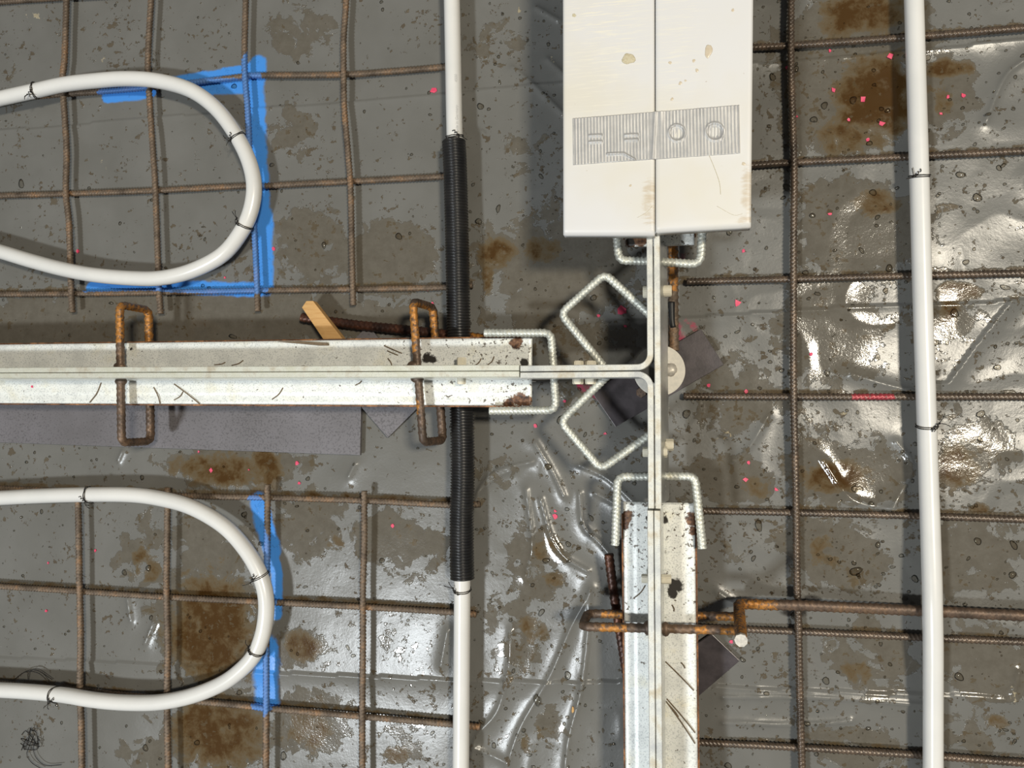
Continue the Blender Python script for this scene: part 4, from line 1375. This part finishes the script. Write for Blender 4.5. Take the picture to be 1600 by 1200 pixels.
# bent bar on the right
zb = 0.0285
pa = [P(2000, 980, .015), P(1690, 966, .016), P(1600, 962, .017), P(1456, 955, .018), P(1300, 948, .025), P(1247, 946, .0265), P(1200, 945, zb)]
corner_p = P(1154, 943, zb)
topp = P(1158, 1000, 0.158)
path = np.vstack([smooth_path(pa, .0015)[:-1], round_path([pa[-1], corner_p, topp], 0.012, .0015)])
path = resample(path, .0015)
o = bar('bent_rebar', None, 0.0068, M['stirrup'], None, 0.0075, orange=[(PL([(1154, 943), (1205, 945)], zb), .010), ([tuple(corner_p), tuple(topp)], .010)], height=.0009, seg=12, path=path)
tag(o, 'thick bent rebar with an orange upright end and pale cut tip, over the right mesh', 'rebar rod')
dirv = (Vector(path[-1]) - Vector(path[-2])).normalized()
bm = bmesh.new()
bmesh.ops.create_cone(bm, cap_ends=True, segments=9, radius1=.0074, radius2=.0072, depth=.004)
for v in bm.verts: v.co.x *= 1 + .08 * (random.random() - .5); v.co.y *= 1 + .08 * (random.random() - .5)
bmesh.ops.transform(bm, matrix=Matrix.Translation(Vector(path[-1])) @ dirv.to_track_quat('Z', 'X').to_matrix().to_4x4(), verts=bm.verts)
ob = bm_obj('cut_tip', bm, M['cutend'], None)
ob.parent = o

# wooden stick
wd = [P(470, 480, .034), P(478, 470, .034), P(489, 470, .034), P(548, 545, .034), P(518, 548, .034)]
o = prism('wooden_stick', [tuple(v[:2]) for v in wd], [.021, .021, .021, .021, .021], [.031, .033, .034, .036, .036], M['wood'], None, 0.0008)
tag(o, 'pale pine stick with split end poking out above the horizontal rail', 'wood stick')
# splinter and needles lying on the sleeve of the horizontal rail
o = prism('wood_splinter', [tuple(P(a, b, ZPL)[:2]) for a, b in ((434, 534), (470, 533), (513, 536), (514, 540), (500, 540))], ZPL - 0.001, ZPL + 0.0025, M['needle'], None, 0.0003)
tag(o, 'thin dark wood splinter lying on the pale plate near the wooden stick', 'splinter')
NEEDLES = [((600, 540), (628, 552), 0), ((605, 548), (622, 555), 0), ((606, 560), (612, 571), 0), ((335, 570), (352, 566), 0), ((362, 571), (380, 563), 0), ((140, 629), (158, 598), 0), ((240, 605), (250, 631), 0),
           ((272, 600), (312, 631), 0), ((272, 625), (286, 612), 0), ((425, 624), (442, 606), 0), ((740, 572), (752, 560), 0), ((762, 570), (772, 557), 0), ((555, 602), (566, 592), 0),
           ((1040, 1034), (1084, 1079), 1), ((1042, 1092), (1086, 1145), 1), ((1041, 1096), (1086, 1162), 1), ((1043, 1099), (1060, 1120), 1), ((1064, 1035), (1070, 1044), 1), ((1050, 945), (1053, 955), 1), ((990, 935), (1008, 915), 1)]
NDW = ['upper half, longest left of the second stirrup', 'upper half, just under a longer needle', 'upper half, short one touching the strip', 'upper half, left of a pair by the strip', 'upper half, right of a pair by the strip', 'lower half, left of the first stirrup',
       'lower half, just right of the first stirrup', 'lower half, long slanting one below the pipe loop', 'lower half, short one beside a long needle', 'lower half, rising one above the steel plate', 'upper half, right of the first nylon bolt', 'upper half, rightmost near the plate end', 'lower half, tiny one against the strip',
       'long one below the stirrup', 'upper of the long pair near the bottom', 'lower of the long pair near the bottom', 'short one beside the long pair', 'tiny one right of a long needle', 'tiny one just above the stirrup', 'left half, above the stirrup']
for k, (a, b, w) in enumerate(NEEDLES):
    q = P((a[0] + b[0]) / 2 + 2, (a[1] + b[1]) / 2 + 1, ZPL + .0015)
    o = tube('dry_needle', smooth_path([P(*a, ZPL + .0006), q, P(*b, ZPL + .0006)], .002), 0.00075, M['needle'], None, 6)
    if w: tag(o, 'dry needle on the vertical rail plate, ' + NDW[k], 'needle', 'needles on the vertical rail')
    else: tag(o, 'dry needle on the horizontal rail plate, ' + NDW[k], 'needle', 'needles on the horizontal rail')
o = dome('wood_chip', 895, 1109, floor_z(*P(895, 1109)[:2]) + .0008, 2.6, 0.0016, M['wood'], None, .7, 2.2)
tag(o, 'tiny tan wood chip on the sheet left of the vertical rail', 'wood chip')

# ------------------------------------------------------------------ pink flakes
FL = [(678, 141, 6), (1391, 88, 5), (1303, 140, 4), (1348, 155, 5), (1377, 193, 5), (1357, 218, 3), (1482, 151, 3), (1506, 149, 4), (1470, 177, 3), (1230, 106, 3), (1297, 78, 2.5), (1326, 187, 2.5), (427, 388, 4), (120, 392, 3.5),
      (350, 433, 2.5), (667, 451, 3), (675, 474, 3), (970, 486, 8), (977, 510, 3), (935, 493, 2.5), (1152, 473, 5), (1162, 391, 3), (918, 575, 2.5), (882, 627, 3.5), (836, 665, 3.5), (945, 678, 2.5), (867, 807, 4.5), (867, 799, 2.5),
      (148, 860, 3.5), (74, 880, 2), (72, 954, 3), (329, 735, 3.5), (388, 734, 2.5), (463, 724, 3.5), (466, 755, 3.5), (612, 822, 3.5), (50, 604, 3, 1), (1108, 602, 3), (1166, 612, 3), (1165, 749, 4), (1170, 723, 3), (1213, 765, 3), (1297, 334, 3),
      (1423, 70, 2.5), (1143, 1003, 3.5), (309, 706, 2), (1245, 181, 2.5), (1268, 553, 3)]
FLW = ['beside the middle pipe just above a sheet fold', 'heart-shaped, left of the right pipe near the top', 'left edge of the big brown puddle, V-shaped', 'in the middle of the big brown puddle', 'low in the big brown puddle, near the pipe',
       'lowest one in the big brown puddle', 'right of the right pipe, left one of a pair', 'right of the right pipe, right one of a pair', 'right of the right pipe, below a pair', 'against the right mesh long bar, near the top',
       'just under the top right cross bar', 'among larger flakes in the big brown puddle', 'beside the blue paint, right of the upper loop', 'inside the upper loop near its lower run', 'between upper loop and lower blue paint',
       'beside the conduit on the mesh cross bar', 'beside the top of the stirrup near the conduit', 'large, inside the upper diamond loop', 'below the upper diamond loop corner', 'near the left tip of the upper diamond loop',
       'in a small puddle right of the rusty rod', 'below the white panels near a cross bar', 'between the side arm and the diamond loop', 'on a brown spot right of the U loop', 'left of the lower diamond loop', 'inside the lower diamond loop',
       'largest on the wrinkled centre of the sheet', 'small, above a larger one on the wrinkled centre', 'inside the lower loop, between two mesh bars', 'near the left edge, under the lower loop top run', 'near the left edge, below a cross bar',
       'on brown water above the lower loop', 'on brown water, right of its neighbour above the loop', 'below the end of the steel plate, upper of two', 'below the end of the steel plate, lower of two', 'left of the conduit below the mesh end',
       'on plate', 'right of the tilted base plate', 'above the cross bar right of the junction', 'in a brown patch right of the lower rail bend', 'above a brown patch right of the junction', 'in a red-brown drop left of the long bar',
       'on a wet edge left of the right pipe', 'near the top, left of the right pipe', 'beside the pale cut bar tip', 'just below the steel plate edge', 'right of the long bar, near the second cross bar', 'right of the long bar above the pink painted bar']
base = None
for k, f in enumerate(FL):
    z = ZPL + .0004 if len(f) > 3 else None
    c = P(f[0], f[1], z or 0)
    if z is None: z = floor_z(c.x, c.y) + .0006
    R = f[2] * 0.00088
    rnd = random.Random(k)
    n = rnd.choice((4, 5, 6))
    a0 = rnd.uniform(0, 6.3)
    poly = [(c.x + R * rnd.uniform(.5, 1.3) * math.cos(a0 + 6.283 * j / n), c.y + R * rnd.uniform(.5, 1.3) * math.sin(a0 + 6.283 * j / n)) for j in range(n)]
    o = prism('pink_flake', poly, z - .0004, [z + .0003 + rnd.uniform(0, .0008) for _ in range(n)], M['flake'], None, 0)
    if len(f) > 3: tag(o, 'tiny bright pink flake lying on the pale plate of the horizontal rail', 'paint flake', 'pink flakes')
    else: tag(o, 'pink flake ' + FLW[k], 'paint flake', 'pink flakes')

# ------------------------------------------------------------------ water droplets
bm = bmesh.new()
bmesh.ops.create_icosphere(bm, subdivisions=2, radius=1.0)
bm.verts.ensure_lookup_table()
sv = np.array([v.co[:] for v in bm.verts]); sf = np.array([[v.index for v in f.verts] for f in bm.faces])
bm.free()
sv[:, 2] = np.where(sv[:, 2] < -0.15, -0.15, sv[:, 2])
VS, FS = [], []
cnt = 0
for k in range(13000):
    px, py = RNG.uniform(-20, 1620), RNG.uniform(-20, 1220)
    dens = 0.08 if px < 700 else 0.25
    if px < 700 and py > 640: dens = 0.16
    if 870 < px < 1180 and py < 360: continue
    tiny = k >= 5200
    if tiny: dens = 0.05 if px < 700 else 0.30
    if RNG.random() > dens: continue
    c = P(px, py)
    r = 0.0012 + 0.0015 * RNG.random() + (0.0034 * RNG.random() if RNG.random() < .18 else 0)
    if tiny: r = 0.0005 + 0.0007 * RNG.random()
    el = 1 + (RNG.random() < .3) * RNG.random() * .9
    ang = RNG.uniform(0, 3.14)
    q = sv.copy()
    th = np.arctan2(q[:, 1], q[:, 0])
    kk = 1 + .13 * np.sin(2 * th + RNG.uniform(0, 6)) + .08 * np.sin(3 * th + RNG.uniform(0, 6))
    q[:, 0] *= r * el * kk; q[:, 1] *= r * kk
    q[:, 2] *= min(r * .8, .0022)
    ca, sa = math.cos(ang), math.sin(ang)
    q = np.stack([q[:, 0] * ca - q[:, 1] * sa + c.x, q[:, 0] * sa + q[:, 1] * ca + c.y, q[:, 2] + floor_z(c.x, c.y)], 1)
    VS.append(q); FS.append(sf + cnt); cnt += len(q)
dr = mesh_obj('water_droplets', np.vstack(VS), np.vstack(FS), M['water'], None, True)
tag(dr, 'clear water droplets scattered all over the grey plastic sheet', 'water drops', kind='stuff')
